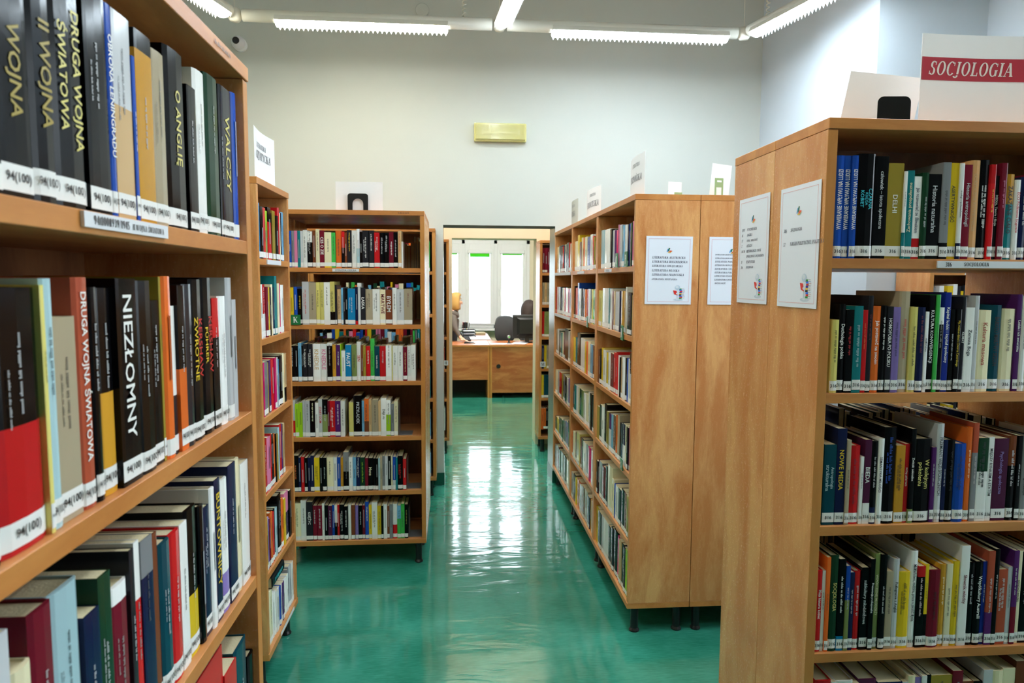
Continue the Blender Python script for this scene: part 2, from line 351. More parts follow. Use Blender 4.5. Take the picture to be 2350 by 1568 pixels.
# right wall further forward, with a window opening behind the camera
b = MB(); b.box(3.0755, 2.8, 0, 3.3, 3.85, 4.3); b.box(3.0755, -4.2, 0, 3.3, .4, 4.3); b.box(3.0755, .4, 0, 3.3, 2.8, .95); b.box(3.0755, .4, 2.95, 3.3, 2.8, 4.3)
struct(b.build('wall_right', 'wall_daylit'), 'recessed pale wall on the far right')
b = MB(); b.box(-3.0, -4.2, 0, 3.0755, -4.0, 4.3); struct(b.build('wall_front', 'wall'), 'pale wall behind the camera')
b = MB(); b.box(3.9, 5.655, 0, 4.1, 12.3, 3.6); struct(b.build('wall_right', 'wall'), 'pale right wall of the office')
WX0, WX1, WZ0, WZ1 = -.78, 1.33, .80, 3.42
b = MB(); b.box(-3.0, 12.0, 0, WX0, 12.3, 3.6); b.box(WX1, 12.0, 0, 3.9, 12.3, 3.6); b.box(WX0, 12.0, 0, WX1, 12.3, WZ0); b.box(WX0, 12.0, WZ1, WX1, 12.3, 3.6)
struct(b.build('wall_window', 'wall2'), 'office wall around the big window')
for nm, x0, x1, y in (('baseboard_left', -.1336, -.0819, YW), ('baseboard_right', .7897, 2.4166, YW)):
    b = MB(); b.box(x0 if nm == 'baseboard_right' else -3.0, y-.008, 0, x1, y, .10); struct(b.build(nm, 'baseboard'), 'dark green cove at the foot of the back wall', 'baseboard')
for nm, x0, x1 in (('baseboard_left', -.0819, -.0779), ('baseboard_right', .7857, .7897)):
    b = MB(); b.box(x0, YW, 0, x1, YW+TD, .10); struct(b.build(nm, 'baseboard'), 'green cove inside the door jamb', 'baseboard')
b = MB(); b.lathe([(.0, 0), (.048, 0), (.052, .006), (.052, .012)], 28, axis='y'); o = b.build('trim_1', 'wall', loc=(-.2315, YW-.012, 3.637)); struct(o, 'round painted junction cover high on the wall', 'wall cover')

# office window: frame, three casements, transoms
wn = thing('window_1', 'tall white window with three casements over the desks', 'window', (0, 12.06, 0)); wn['kind'] = 'structure'
b = MB(); t = .05
b.box(WX0, -.03, WZ0, WX1, .05, WZ0+.06); b.box(WX0, -.03, WZ1-.06, WX1, .05, WZ1); b.box(WX0, -.03, WZ0, WX0+.06, .05, WZ1); b.box(WX1-.06, -.03, WZ0, WX1, .05, WZ1)
for xm in (.165, .7281): b.box(xm-.03, -.03, WZ0, xm+.03, .05, WZ1)
b.box(WX0, -.03, 2.27, WX1, .05, 2.34)
b.build('frame', 'white_gloss', wn, bevel=.004)
for i, (a0, a1, p0, p1) in enumerate(((-.72, .135, -.62, .0713), (.195, .698, .2676, .6341), (.758, 1.27, .8292, 1.2037))):
    for (z0, z1, q0, q1) in ((.86, 2.27, .886, 2.115), (2.34, 3.36, 2.42, 3.28)):
        s_ = MB(); s_.box(a0, -.05, z0, p0, .0, z1); s_.box(p1, -.05, z0, a1, .0, z1); s_.box(p0, -.05, z0, p1, .0, q0); s_.box(p0, -.05, q1, p1, .0, z1)
        so = s_.build('sash', 'white_gloss', wn, bevel=.003)
        g = MB(); g.box(p0, -.022, q0, p1, -.016, q1); g.build('pane', 'glass', so)
    bl = MB(); bl.box(p0-.03, -.085, 2.10, p1+.03, -.05, 2.165); bo = bl.build('blind_cassette', 'white_gloss', wn, bevel=.008)
    hgt = (.02, .056, .024)[i]
    fb = MB(); fb.box(p0+.012, -.062, 2.10-hgt, p1-.012, -.060, 2.10)
    fb.build('blind_fabric', 'green_blind', bo)
    if i: 
        h = MB(); hx = (p0-.04) ; h.box(hx-.012, -.075, 1.43, hx+.012, -.05, 1.50); h.tube([(hx, -.08, 1.48), (hx, -.085, 1.36)], .009, 8); h.build('window_handle', 'white_gloss', wn, smooth=False)
b = MB(); b.box(WX0-.05, 11.86, .76, WX1+.05, 12.06, .80); struct(b.build('window_sill', 'white_gloss', bevel=.006), 'white sill below the office window', 'window sill')
# window behind the camera
wn = thing('window_2', 'large side window of the reading room', 'window', (3.14, 0, 0)); wn['kind'] = 'structure'
b = MB(); b.box(0, .4, .95, .08, 2.8, 1.02); b.box(0, .4, 2.88, .08, 2.8, 2.95)
for yy in (.4, 1.18, 1.96, 2.74): b.box(0, yy, .95, .08, yy+.06, 2.95)
b.build('frame', 'white_gloss', wn)
b = MB(); b.box(.03, .45, 1.0, .036, 2.75, 2.9); b.build('pane', 'glass', wn)
# outside
b = MB(); b.box(-40, -40, -1.2, 40, -4.3, -1.0); b.box(-40, 12.6, -1.2, 40, 80, -1.0); b.box(3.6, -4.3, -1.2, 40, 12.6, -1.0); struct(b.build('ground', mat('grey_paving', (170, 172, 170), .9)), 'paved yard outside the windows', 'ground')
bd = thing('building', 'pale building seen through the office window', 'building', (0, 30, -1))
b = MB(); b.box(-8, 0, 0, 7, 6, 3.55+3.0); b.build('facade', mat('white_render', (246, 246, 246), .9), bd)
for x, z in ((.8, 3.35), (.95, 2.2), (-1.6, 3.35), (-1.5, 2.2), (3.2, 3.35), (3.2, 2.2)):
    b = MB(); b.box(x, -.06, z, x+.75, 0, z+.85); b.build('window', mat('blue_glass', (150, 205, 225), .2), bd)

# ------------------------------------------------------------------ bookcases
ZS = [1.688, 1.375, 1.060, .747, .435, .152]
def bookcase(label, loc, rz, W, D=.29, zs=ZS, back=True, divider=None, rail=False, group=None):
    c = thing('bookcase', label, 'bookcase', loc, rz, group)
    T = .024
    # the three edge-banded sides of every board take the beech edging
    for x in (.0005, W-T-.0005):
        b = MB(); b.box(x, .001, .152, x+T, D-.0005, 1.974, fm=[1, 1, 0, 0, 0, 0]); b.build('side_panel', ['wood_v', 'edge'], c, bevel=.0008)
    b = MB(); b.box(.0005, -.002, 1.975, W-.0005, D-.0005, 2.0, fm=[1, 1, 1, 1, 0, 0]); b.build('top_board', ['wood_h', 'edge_h'], c, bevel=.001)
    b = MB(); b.box(.0005, -.002, .125, W-.0005, D-.0005, .1515, fm=[1, 1, 1, 1, 0, 0]); b.build('bottom_board', ['wood_h', 'edge_h'], c, bevel=.001)
    for z in zs[:-1]:
        b = MB(); b.box(T, .002, z-.024, W-T, D-.006, z, fm=[1, 1, 0, 0, 0, 0]); b.build('shelf', ['wood_h', 'edge_h'], c, bevel=.0008)
    if back:
        zz = (.152, 1.974) if back is True else back
        b = MB(); b.box(T, D-.005, zz[0], W-T, D-.001, zz[1]); b.build('back_panel', 'back', c)
    if rail:
        b = MB(); b.box(T, .004, 1.950, W-T, .018, 1.974); b.build('top_rail', 'wood_h', c)  # added to put a dark strip in the gap below the top board
    for x in (.045, W-.045):
        for y in (.045, D-.045):
            b = MB(); b.lathe([(.018, .016), (.018, .125)], 14, o=(x, y, 0)); b.lathe([(.023, 0), (.024, .006), (.018, .016), (.012, .02)], 14, o=(x, y, 0))
            b.build('foot', 'black', c)
    c['_n'] = 0
    return c

Q90 = R(90)
CASES = {}
def case(key, phrase, label, loc, rz, W, **k):
    CASES[key] = dict(phrase=phrase, loc=Vector((loc[0], loc[1], 0)), rz=rz, W=W, D=k.get('D', .29), zs=k.get('zs', ZS), group=k.pop('bgroup', 'books on the '+phrase))
    CASES[key]['obj'] = bookcase(label, (loc[0], loc[1], 0), rz, W, **k)
ZS2 = [1.700, 1.392, 1.085, .779, .466, .152]; ZSS = [1.676, 1.352, 1.023, .697, .40, .152]
case('N', 'near left bookcase', 'nearest bookcase on the left, filled with thick history books', (-.3725, .512), Q90, .802)
case('L', 'narrow left bookcase', 'narrow bookcase behind the nearest left one, with a literature sign on top', (-.7275, 2.640), Q90, .497, zs=ZS2)
case('A', 'wide left bookcase', 'wide bookcase facing the camera at left, with the black bookend on top', (-.9635, 3.825), 0, .803, D=.35, back=False)
case('a', 'rear side of the wide left bookcase', 'bookcase standing back to back behind the wide left bookcase', (-.1605, 4.5375), 2*Q90, .803, D=.35, back=(.152, 1.03), rail=True)
case('B', 'bookcase beside the doorway', 'bookcase against the back wall just left of the doorway', (-1.034, 5.06), 0, .90)
case('b', 'corner bookcase', 'bookcase in the far left corner, behind the wide left bookcase', (-1.936, 5.06), 0, .90)
case('1', 'nearest aisle bookcase', 'first bookcase of the right aisle row, nearest the camera', (.788, 3.761), -Q90, .803)
case('2', 'middle aisle bookcase', 'second bookcase of the right aisle row', (.788, 4.564), -Q90, .803)
case('3', 'farthest aisle bookcase', 'third bookcase of the right aisle row, touching the doorway wall', (.788, 5.357), -Q90, .793)
case('p', 'back row', 'bookcase back to back with the first of the right aisle row', (1.370, 2.958), Q90, .803)
case('q', 'back row', 'bookcase back to back with the second of the right aisle row', (1.370, 3.761), Q90, .803)
case('r', 'third row', 'bookcase at the right end of the aisle end panels', (1.664, 2.958), Q90, .803)
case('S', 'sociology bookcase', 'front bookcase at right, under the red and white sociology sign', (.867, 1.557), 0, .803, D=.2655, zs=ZSS, back=(1.655, 1.974))
case('s', 'rear side of the sociology bookcase', 'bookcase back to back behind the sociology bookcase', (1.670, 2.088), 2*Q90, .803, D=.2655, zs=ZSS, back=(1.655, 1.974))
case('P', 'psychology bookcase', 'bookcase in the right wall recess with a psychology shelf label', (2.586, 3.54), 0, .485)
case('H', 'left bookcase beyond the doorway', 'bookcase beyond the doorway at left, with the letter H plate', (-.848, 6.35), 0, .803, zs=[1.70, 1.40, 1.10, .80, .52, .22])
case('M', 'right bookcase beyond the doorway', 'bookcase beyond the doorway at right, with the letter M plate', (.795, 6.35), 0, .803, zs=[1.70, 1.40, 1.10, .80, .52, .22])

PAL = {'K': (9, 9, 12), 'G': (38, 38, 44), 'g': (130, 132, 136), 'L': (202, 204, 208), 'W': (246, 246, 243), 'C': (240, 230, 192), 'Y': (226, 192, 40), 'y': (220, 208, 120),
 'O': (226, 108, 44), 'R': (200, 32, 36), 'M': (112, 24, 42), 'P': (220, 128, 165), 'p': (214, 28, 110), 'V': (138, 118, 186), 'v': (82, 36, 100), 'B': (30, 76, 172), 'N': (24, 32, 68),
 'T': (28, 124, 130), 'S': (116, 176, 214), 's': (170, 202, 210), 'E': (66, 178, 80), 'D': (26, 60, 40), 'F': (160, 140, 56), 'H': (116, 62, 38), 'A': (212, 176, 128), 'a': (176, 162, 136),
 'l': (160, 205, 40), 'm': (78, 32, 62), 'q': (204, 148, 48), 'Q': (22, 132, 188), 'e': (18, 68, 82), 'f': (128, 142, 84), 'h': (176, 82, 58), 'o': (236, 178, 120), 'u': (28, 46, 140), 'c': (60, 200, 220)}
WORD = {'K': 'black', 'G': 'dark grey', 'g': 'grey', 'L': 'light grey', 'W': 'white', 'C': 'cream', 'Y': 'yellow', 'y': 'pale yellow', 'O': 'orange', 'R': 'red', 'M': 'maroon', 'P': 'pink', 'p': 'magenta',
 'V': 'lilac', 'v': 'purple', 'B': 'blue', 'N': 'navy', 'T': 'teal', 'S': 'sky blue', 's': 'pale blue', 'E': 'green', 'D': 'dark green', 'F': 'khaki', 'H': 'brown', 'A': 'tan', 'a': 'beige', 'l': 'lime',
 'm': 'plum', 'q': 'ochre', 'Q': 'azure', 'e': 'petrol', 'f': 'olive', 'h': 'rust', 'o': 'peach', 'u': 'royal blue', 'c': 'cyan'}
ORD = ['first', 'second', 'third', 'fourth', 'fifth', 'sixth', 'seventh', 'eighth', 'ninth', 'tenth', 'eleventh', 'twelfth', 'thirteenth', 'fourteenth', 'fifteenth', 'sixteenth', 'seventeenth', 'eighteenth',
 'nineteenth', 'twentieth'] + ['twenty-'+q for q in ('first', 'second', 'third', 'fourth', 'fifth', 'sixth', 'seventh', 'eighth', 'ninth')] + ['thirtieth'] + ['thirty-'+q for q in ('first', 'second', 'third', 'fourth', 'fifth', 'sixth', 'seventh', 'eighth', 'ninth')] + ['fortieth', 'forty-first', 'forty-second']
SHELFN = ['top', 'second', 'third', 'fourth', 'fifth', 'bottom']

INSET = .011
def to_local(c, p):
    d = p-c['loc']; a = -c['rz']; return Vector((d.x*math.cos(a)-d.y*math.sin(a), d.x*math.sin(a)+d.y*math.cos(a), d.z))
def to_world(c, x, y, z):
    a = c['rz']; return c['loc']+Vector((x*math.cos(a)-y*math.sin(a), x*math.sin(a)+y*math.cos(a), z))
def solve(fn, lo, hi, target):
    a, b_ = lo, hi; fa = fn(a)-target
    for _ in range(40):
        m = (a+b_)/2; fm = fn(m)-target
        if (fm > 0) == (fa > 0): a, fa = m, fm
        else: b_ = m
    return (a+b_)/2

BOOKS = []
def books(ck, si, ox, oy, sc, start, data, yref=None, fill_to=None):
    """one row of books measured on the photograph: right edge and top of each spine, turned into metres on the shelf's own front plane"""
    c = CASES[ck]; z = c['zs'][si]; zmax = ((c['zs'][si-1]-.024) if si else 1.974)-z-.006
    def xat(px):
        X = ox+px/sc
        zz = z
        def f(s): return proj(to_world(c, s, INSET, zz if yref is None else z+.10))[0]
        return solve(f, -.1, c['W']+.1, X)
    x0 = xat(start); k = 0
    for tok in data.split(';'):
        tok = tok.strip()
        if not tok: continue
        head, _, ttl = tok.partition("'")
        p = head.split()
        if p[0] == 'gap': x0 = xat(float(p[1])); continue
        x1 = xat(float(p[0])); top = oy+float(p[1])/sc; col = p[2]
        if x1-x0 < .003: continue
        xm = (x0+x1)/2
        h = solve(lambda q: proj(to_world(c, xm, INSET, z+q))[1], .02, .6, top)
        h = min(max(h, .12), zmax)
        BOOKS.append(dict(c=ck, s=si, x0=max(x0, .025), x1=min(x1, c['W']-.025), h=h, col=col, t=ttl, k=k, vis=1)); k += 1
        x0 = x1
def auto(ck, si, x0, x1, pal, vis=.15, hmin=.17, hmax=.24, wmin=.012, wmax=.034, seed=1):
    c = CASES[ck]; rnd = random.Random(seed*31+si*7+ord(ck)); x = x0; k = 0
    zmax = ((c['zs'][si-1]-.024) if si else 1.974)-c['zs'][si]-.006
    while x < x1-wmin:
        wd = rnd.uniform(wmin, wmax); wd = min(wd, x1-x)
        BOOKS.append(dict(c=ck, s=si, x0=x, x1=x+wd, h=min(zmax, rnd.uniform(hmin, hmax)), col=rnd.choice(pal), t='', k=k, vis=vis)); x += wd; k += 1

# near left bookcase (history)
books('N', 0, 0, 0, 1, -60, "0 -60 K;15 -60 K;88 -50 K'WOJNA|F;140 -45 K'II WOJNA|F;213 -40 K'DRUGA WOJNA/ŚWIATOWA|y;262 -30 K;277 10 B'OBRONA LENINGRADU|W;317 33 L/A@.45;325 130 B;362 78 K/q@.1;396 120 a;440 118 K'O ANGLIĘ|y;460 200 K;484 165 W;513 177 D;520 195 K;541 205 G'WALCZY|y;551 215 B")
books('N', 1, 0, 0, 1, -60, "14 670 K;117 661 K/R@.52;127 655 y;152 640 s;200 728 a;232 637 h'DRUGA WOJNA ŚWIATOWA|W;248 660 K;284 662 K/q@.5;328 640 K'NIEZŁOMNY|W;364 645 K;383 690 K;388 636 F;405 635 O'ROZKAZY W WEHRMACHCIE|W;418 703 W/G@.6;434 656 K/O@.5;452 653 G;477 642 K'~KERSHAW/ZWROTNE|Y;500 638 K'~KERSHAW/FÜHRER|Y;514 685 R/K@.3;530 680 W;541 638 L;550 688 L")
books('N', 2, 0, 0, 1, -40, "42 1475 L;90 1530 C;143 1395 M;207 1345 s;242 1405 N;270 1318 D;310 1340 W/M@.1;321 1262 G;333 1243 W/R@.3;359 1235 g/N@.2;374 1225 H;398 1243 e;420 1220 R;437 1200 W;463 1165 K/Y@.58;474 1160 K;487 1163 N;497 1120 W;510 1100 N'BUNTOWNICY|Y;528 1100 W/V@.7;545 1065 N;556 1053 C;574 1060 W", yref=1)
books('N', 3, 0, 0, 1, 380, "430 1540 W;520 1545 R;546 1530 R;573 1478 e;586 1497 K", yref=1)
# narrow left bookcase
s4 = 4.483
books('L', 0, 570, 440, s4, 92, "104 200 P;130 112 Q;165 155 K;180 165 R;190 170 O;207 200 l/f@.4;240 165 K/R@.28;262 220 K;290 200 F;315 250 K;330 168 R;338 220 C;352 220 N;373 215 S")
books('L', 1, 570, 440, s4, 112, "130 985 C;155 955 W;195 955 R/W@.55;218 980 M;230 985 Y;250 985 K;265 955 C;280 985 N;305 870 T;325 945 C;350 945 p;378 960 W")
books('L', 2, 570, 780, 4.02, 122, "148 215 s;158 215 p;190 205 g;205 210 F;222 190 v;248 180 R;265 165 p;280 165 L;290 180 Q;300 180 H;328 145 K;340 125 C;362 125 A/K@.7")
books('L', 3, 570, 780, 4.02, 142, "185 925 R;215 900 P;225 870 R;245 870 K;260 870 O;268 865 K;285 870 F;297 810 s;318 780 R;330 775 v;342 770 A")
books('L', 4, 570, 1120, 4.125, 175, "195 300 Y;210 280 V;222 290 M;243 230 O;258 230 R;270 200 K;292 190 s;325 60 K;345 100 O;360 100 Y;395 40 P/N@.4;412 20 K")
books('L', 5, 570, 1120, 4.125, 205, "245 970 C;262 990 W;275 980 W;290 970 W;305 950 W;318 930 B;330 910 W;345 890 v;360 870 W;372 850 W;385 820 W;395 770 g;415 730 L;432 700 W;450 650 Y;458 645 P")
# wide left bookcase (polish literature)
s6 = 6.029
books('A', 0, 650, 500, s6, 40, "78 180 V;118 180 B'|W;158 180 g'|W;203 180 P'|W;243 182 T'|W;278 182 L;335 170 W;410 190 W/K@.3;455 180 H;508 160 C;575 175 M'CES O ZIE|W;672 200 C/Y@.94;728 205 E;812 180 O;855 190 R/K@.45;887 205 H;948 170 G'|Y;1020 175 W;1062 155 W/s@.5;1100 195 K'|Y;1183 175 G'|W;1262 175 G'|W;1338 205 R'|W;1402 208 K;1465 208 K;1530 197 M'|W;1588 200 K;1638 180 A'|R;1660 330 W")
books('A', 1, 650, 500, s6, 60, "105 960 O/K@.8;150 965 Y;200 955 B;268 985 K'|Y;362 885 L'|R;460 895 a;515 893 y;570 893 y;655 893 W;720 885 y/K@.7;748 930 G;805 992 A;835 970 S;862 975 G;898 975 K'Tatka|W;1000 980 Q;1040 960 N/R@.9;1075 955 L;1142 970 G'ŁASKA|W;1240 990 a;1340 990 W;1418 995 C'MARTWE|M;1512 995 H'BYŁEM|W;1575 970 W;1675 990 L'|G;1788 985 a'|M")
s5 = 5.809
books('A', 2, 650, 745, s5, 90, "160 285 K;205 285 K;250 245 S;270 285 K;328 262 G'|W;398 262 G'|W;500 262 W'KNEDLE|A;592 262 W'KNEDLE|P;660 245 W/K@.08;708 270 q;765 272 v'|W;778 262 l;832 350 W;912 272 Q'FAUST|W;982 272 f;1040 232 W'SEN|R;1070 275 H;1105 280 F;1165 290 R'|W;1220 190 E;1288 290 e'|W;1372 288 R;1448 278 W;1460 285 y;1528 285 W;1600 285 W;1655 300 M'|A;1705 285 W;1768 275 W")
books('A', 3, 650, 745, s5, 95, "165 1015 L/R@.55;215 1060 l;262 1045 l;300 1020 L;362 1020 L;430 1015 K'|C;475 1045 W;525 995 L'STARY DOM|R;598 1000 K/f@.4;625 1020 M;698 1020 R'|W;768 1020 v'|W;826 1020 W;gap 880;940 1040 y'|A;1052 950 K'PRZYLĄDEK|L;1085 1020 S;1145 990 O/H@.6;1180 1005 A;1272 1010 a;1305 1020 A;1376 985 W'Déjà vu|G;1435 1010 W/l@.4;1480 1060 g;1532 1025 C'|M")
books('A', 4, 650, 1010, s5, 130, "210 210 K'|O;242 235 N;290 230 R'|W;330 240 K;370 240 N;420 210 N'|W;490 235 Y;530 240 K;583 240 K;672 235 C;722 235 W;770 235 B;805 235 q;878 165 g/K@.5;930 235 W;975 235 S;1030 235 N;1092 235 D'|l;1135 245 M;1197 245 K'Mene|C;1235 250 K;1270 250 K;1295 245 s;1325 235 a;1358 215 g;1398 220 L;1440 215 K;1462 215 C;1505 230 B/L@.7;1528 235 T;1598 215 K'|R;1643 255 R")
books('A', 5, 650, 1010, s5, 150, "240 850 C'|f;312 810 W;400 830 G'KSIĘŻYC|W;455 880 M;525 880 M;555 850 W;605 875 K'|O;658 880 m;690 870 B;728 875 W/K@.5;755 865 R;815 865 K;868 885 K'|W;912 865 W;962 870 H'|W;1008 875 V;1060 875 K;1095 875 M;1145 830 B'|W;1185 865 Y;1258 835 W'|G;1310 880 Y;1340 880 K;1388 860 W;1420 885 H;1462 860 g;1522 860 W/R@.6'klara|W;1572 880 S/E@.4;1620 855 E;1668 860 K'|F")
# right aisle row
s2 = 5.225
D1 = {('1', 0): "658 150 s;725 140 W;745 140 K;778 150 L;795 150 v;806 150 O;820 150 p;838 85 P;868 85 L;880 90 D;900 90 S;935 85 W;950 80 N;966 70 B;985 60 D;1000 42 P;1012 40 K",
 ('2', 0): "342 285 C;365 210 Y;385 290 H;400 240 C;420 240 O;450 230 C;490 230 B;518 200 W;532 220 R;545 230 F;568 175 M",
 ('3', 0): "112 355 C;130 340 D;145 340 N;160 345 H;168 345 R;182 345 N;200 320 C;212 320 K;222 300 L;235 300 K;245 300 R;270 308 a",
 ('1', 1): "608 870 y;628 875 y;700 845 W;722 845 T;745 850 W;770 880 M;785 880 A;830 885 L;845 880 N;888 880 q;905 880 A;915 830 W;935 890 a;985 900 K;1000 930 y",
 ('2', 1): "305 820 K;340 840 R;358 780 B;372 850 W;398 850 K;418 850 G;440 860 O;462 860 R;490 855 L;505 855 D;522 860 y;540 870 E;558 855 a",
 ('3', 1): "88 830 R;98 830 W;128 830 G;142 830 K;158 840 N;172 840 C;192 840 R;205 840 K;218 840 C;240 850 P;252 850 g;268 850 R"}
ST = {'1': 580, '2': 292, '3': 80}
for (q, si), dd in D1.items(): books(q, si, 1260, 500, s2, {('1', 0): 618}.get((q, si), ST[q]), dd)
D2 = {('1', 2, 572): "600 325 H;620 320 K;645 310 Y;675 335 W;700 365 Y;728 360 W;765 375 M;790 365 R;810 360 R;835 400 W;850 420 K;865 420 A;895 420 W;915 430 K;935 430 B;950 440 W;985 370 K/L@.4",
 ('2', 2, 283): "310 180 Y;330 180 T;375 130 K;425 195 W;440 230 Y;460 230 O;490 230 C;515 265 S;535 280 H;552 280 W",
 ('3', 2, 68): "95 80 a;110 80 L;130 100 D;150 120 T;165 120 C;185 120 M;225 80 K;240 110 L;262 120 F",
 ('1', 3, 552): "600 1000 F;625 990 K;655 1010 W;685 980 K;705 1070 F;735 1100 v/L@.4;760 1110 S;790 1120 H;810 1120 O;830 1110 a;850 1210 K;870 1215 N;895 1220 N/W@.5;920 1240 C;940 1260 K;970 1255 P",
 ('2', 3, 270): "290 760 N;320 750 T;345 760 W;362 780 C;385 800 D;410 820 f;430 850 W;460 860 C;478 840 W;505 860 K;530 880 G;548 870 O",
 ('3', 3, 58): "75 570 K;95 570 C;120 590 L;145 600 R;160 620 F;185 630 g;205 650 K;225 670 W;245 680 V"}
for (q, si, st), dd in D2.items(): books(q, si, 1260, 740, s2, st, dd)
D3 = {('1', 4, 372): "395 340 G;408 345 M;430 360 g;455 400 M;470 390 K;510 390 C;525 500 C;535 540 B;558 560 W;580 580 K;610 590 K;630 620 H;645 640 F",
 ('2', 4, 180): "195 110 O;210 110 C;225 120 H;248 120 y;260 160 M;275 170 D;300 200 W;315 220 g;335 240 p;345 260 L;365 280 W",
 ('3', 4, 40): "60 0 K;75 0 Y;95 0 G;110 10 D;130 20 g;150 30 V;168 30 N",
 ('1', 5, 362): "375 720 N;400 730 Y;425 770 K;440 800 L;478 840 W'|G;500 890 K;520 900 G;548 920 K;565 970 p;585 1000 A;600 1030 K;618 1060 G;635 1080 l",
 ('2', 5, 176): "195 440 L;210 460 G;222 490 Y;248 510 O;265 550 L;285 560 H;310 590 a;330 640 N;345 670 q;355 680 W",
 ('3', 5, 30): "45 215 G;60 220 g;78 225 M;95 260 D;115 280 L;135 310 K;165 350 C"}
for (q, si, st), dd in D3.items(): books(q, si, 1260, 960, 3.565, st, dd)
# sociology bookcase
books('S', 0, 1900, 340, 5.6, 68, "168 95 B'^WYWIERANIE WPŁYWU NA LUDZI|W;262 95 B'^WYWIERANIE WPŁYWU NA LUDZI|W;342 97 B'^WYWIERANIE WPŁYWU NA LUDZI|W;560 75 K'CZARNA/KSIĘGA/KOBIET|c;730 105 K'człowiek – istota społeczna|L;930 195 F'DELHI|W;972 300 W/T@.7;1062 290 T'^Zachowania prospołeczne|C;1165 365 W/R@.75'Jak rozmawiać ze ślimakiem|N;1248 318 D")
books('S', 0, 2120, 340, 5.6, 12, "180 335 K'Historia naturalna|L;285 185 g/K@.83'|G;400 192 Y'ASERTYWNOŚĆ|K;455 198 W/N@.83'e-usługi a społeczeństwo|G;560 215 M'Historia antropologii|L;680 155 o'ODRZUCENIE RÓWIEŚNICZE|A;795 150 K'|W;860 212 R/R@.2'|Y;925 355 K'MEDIA. Teorie i fikcje|W;1000 195 M'|P;1125 335 q/T@.35'ZAKAZANE CIAŁO|K;1200 408 W'~ECO Podziemni bogowie|G;1300 370 N;1370 330 M;1440 350 K")
books('S', 1, 1850, 600, 4.612, 240, "320 620 y'|K;395 455 K'Duchologia polska|W;477 515 K'|R;568 475 T'|s;620 518 R'|O;672 365 G'|M;757 475 O'Jak postawić na swoim|W;822 470 K'|W;880 480 G'HOMOFOBIA PO POLSKU|W;955 485 V'|N;1070 320 a'|R;1148 485 y'|K;1225 487 N'|M;1262 535 W'małżeństwo|G;1330 360 K'KULTURA KONWERGENCJI|W;1372 355 E'|D;1425 490 W/K@.2;1492 330 u'Kapitał ludzki i kapitał społeczny|W;1545 510 K;1600 510 K'My, rodzice dzieci z Dworca Centralnego|Y;1640 380 G'KLIMAT|W;1732 490 W'Zemsta Boga|G;1778 365 L'|G;1920 520 C'Kultura masowa|h;2037 465 e'BARDZO MARTWY SEZON|K;2180 505 C;2235 352 v'Ludzie i ich zwierzęta|W;2300 365 W'|G;2370 500 C;2450 480 K;2530 460 B")
books('S', 2, 1850, 900, 4.612, 165, "295 560 e'Antropologia/strukturalna|s;395 390 N'NOWE MEDIA|Y;440 510 a;555 575 R'|M;592 690 W'|G;665 510 m/W@.75'BIEDA|W;730 520 K/N@.8;790 495 W'SEMANTYKA MIŁOŚCI|G;920 375 K'|B;1015 570 q'|K;1065 555 R'WITAJ LEŃSTWO|W;1115 390 K/f@.85'Związki seksualne|W;1300 500 K'W kolejnym/pokoleniu|y;1345 590 v;1420 340 L'PRZEMIANY WIĘZI SPOŁECZNYCH|G;1462 510 N;1540 510 K'|G;1655 550 B'|N;1720 380 O'|C;1775 330 h/g@.3;1885 490 D/W@.4'|G;1950 480 W'MIĘDZY RYNKIEM A ETATEM|G;2100 495 m'Psychologia społeczna|V;2190 470 H/K@.35;2240 465 K;2320 470 g'Zarządzanie organizacją|K;2400 480 N;2480 500 K;2560 440 W")
books('S', 3, 1850, 1200, 4.26, 80, "135 470 R'Moja historia kobiet|W;168 475 W;205 340 O;290 325 D'SOCJOLOGIA|y;358 360 K/Q@.84'|W;400 425 B/f@.4;445 490 N'|L;512 480 R;590 445 K'subkultury młodzieżowe|L;635 355 K'Prezentacja profesjonalna|W;695 310 f'WSPÓŁCZESNEJ MŁODZIEŻY|C;755 315 K'|L;820 480 a;880 360 L'Pożegnanie z Anglią|K;990 485 Y'|K;1060 285 W'Małżeństwo, rodzina, praca a jakość życia|G;1130 430 R/K@.13;1165 410 Y/K@.6;1280 465 M'|K;1340 415 q'|C;1400 410 C;1470 385 Y'|K;1555 230 W'Słownik wiedzy|M;1620 395 K;1690 385 K'Współkultury Australii|W;1730 385 u;1795 280 h/v@.65;1840 260 K;1930 460 h;1975 435 L;2025 275 v/M@.6;2070 285 C'SONDAŻ POLSKI|K;2150 290 K;2230 300 D;2310 330 M;2400 340 K")
books('S', 4, 1850, 1200, 4.26, 60, "215 1550 R;260 1560 W;430 1555 W;480 1570 C;660 1540 m;900 1560 N;960 1560 L;1030 1500 C;1090 1520 V;1140 1500 W;1185 1495 K;1390 1500 F;1490 1455 M;1600 1560 H;1690 1560 K;1780 1445 L;1880 1450 C;2000 1430 C;2110 1360 H;2200 1380 K")
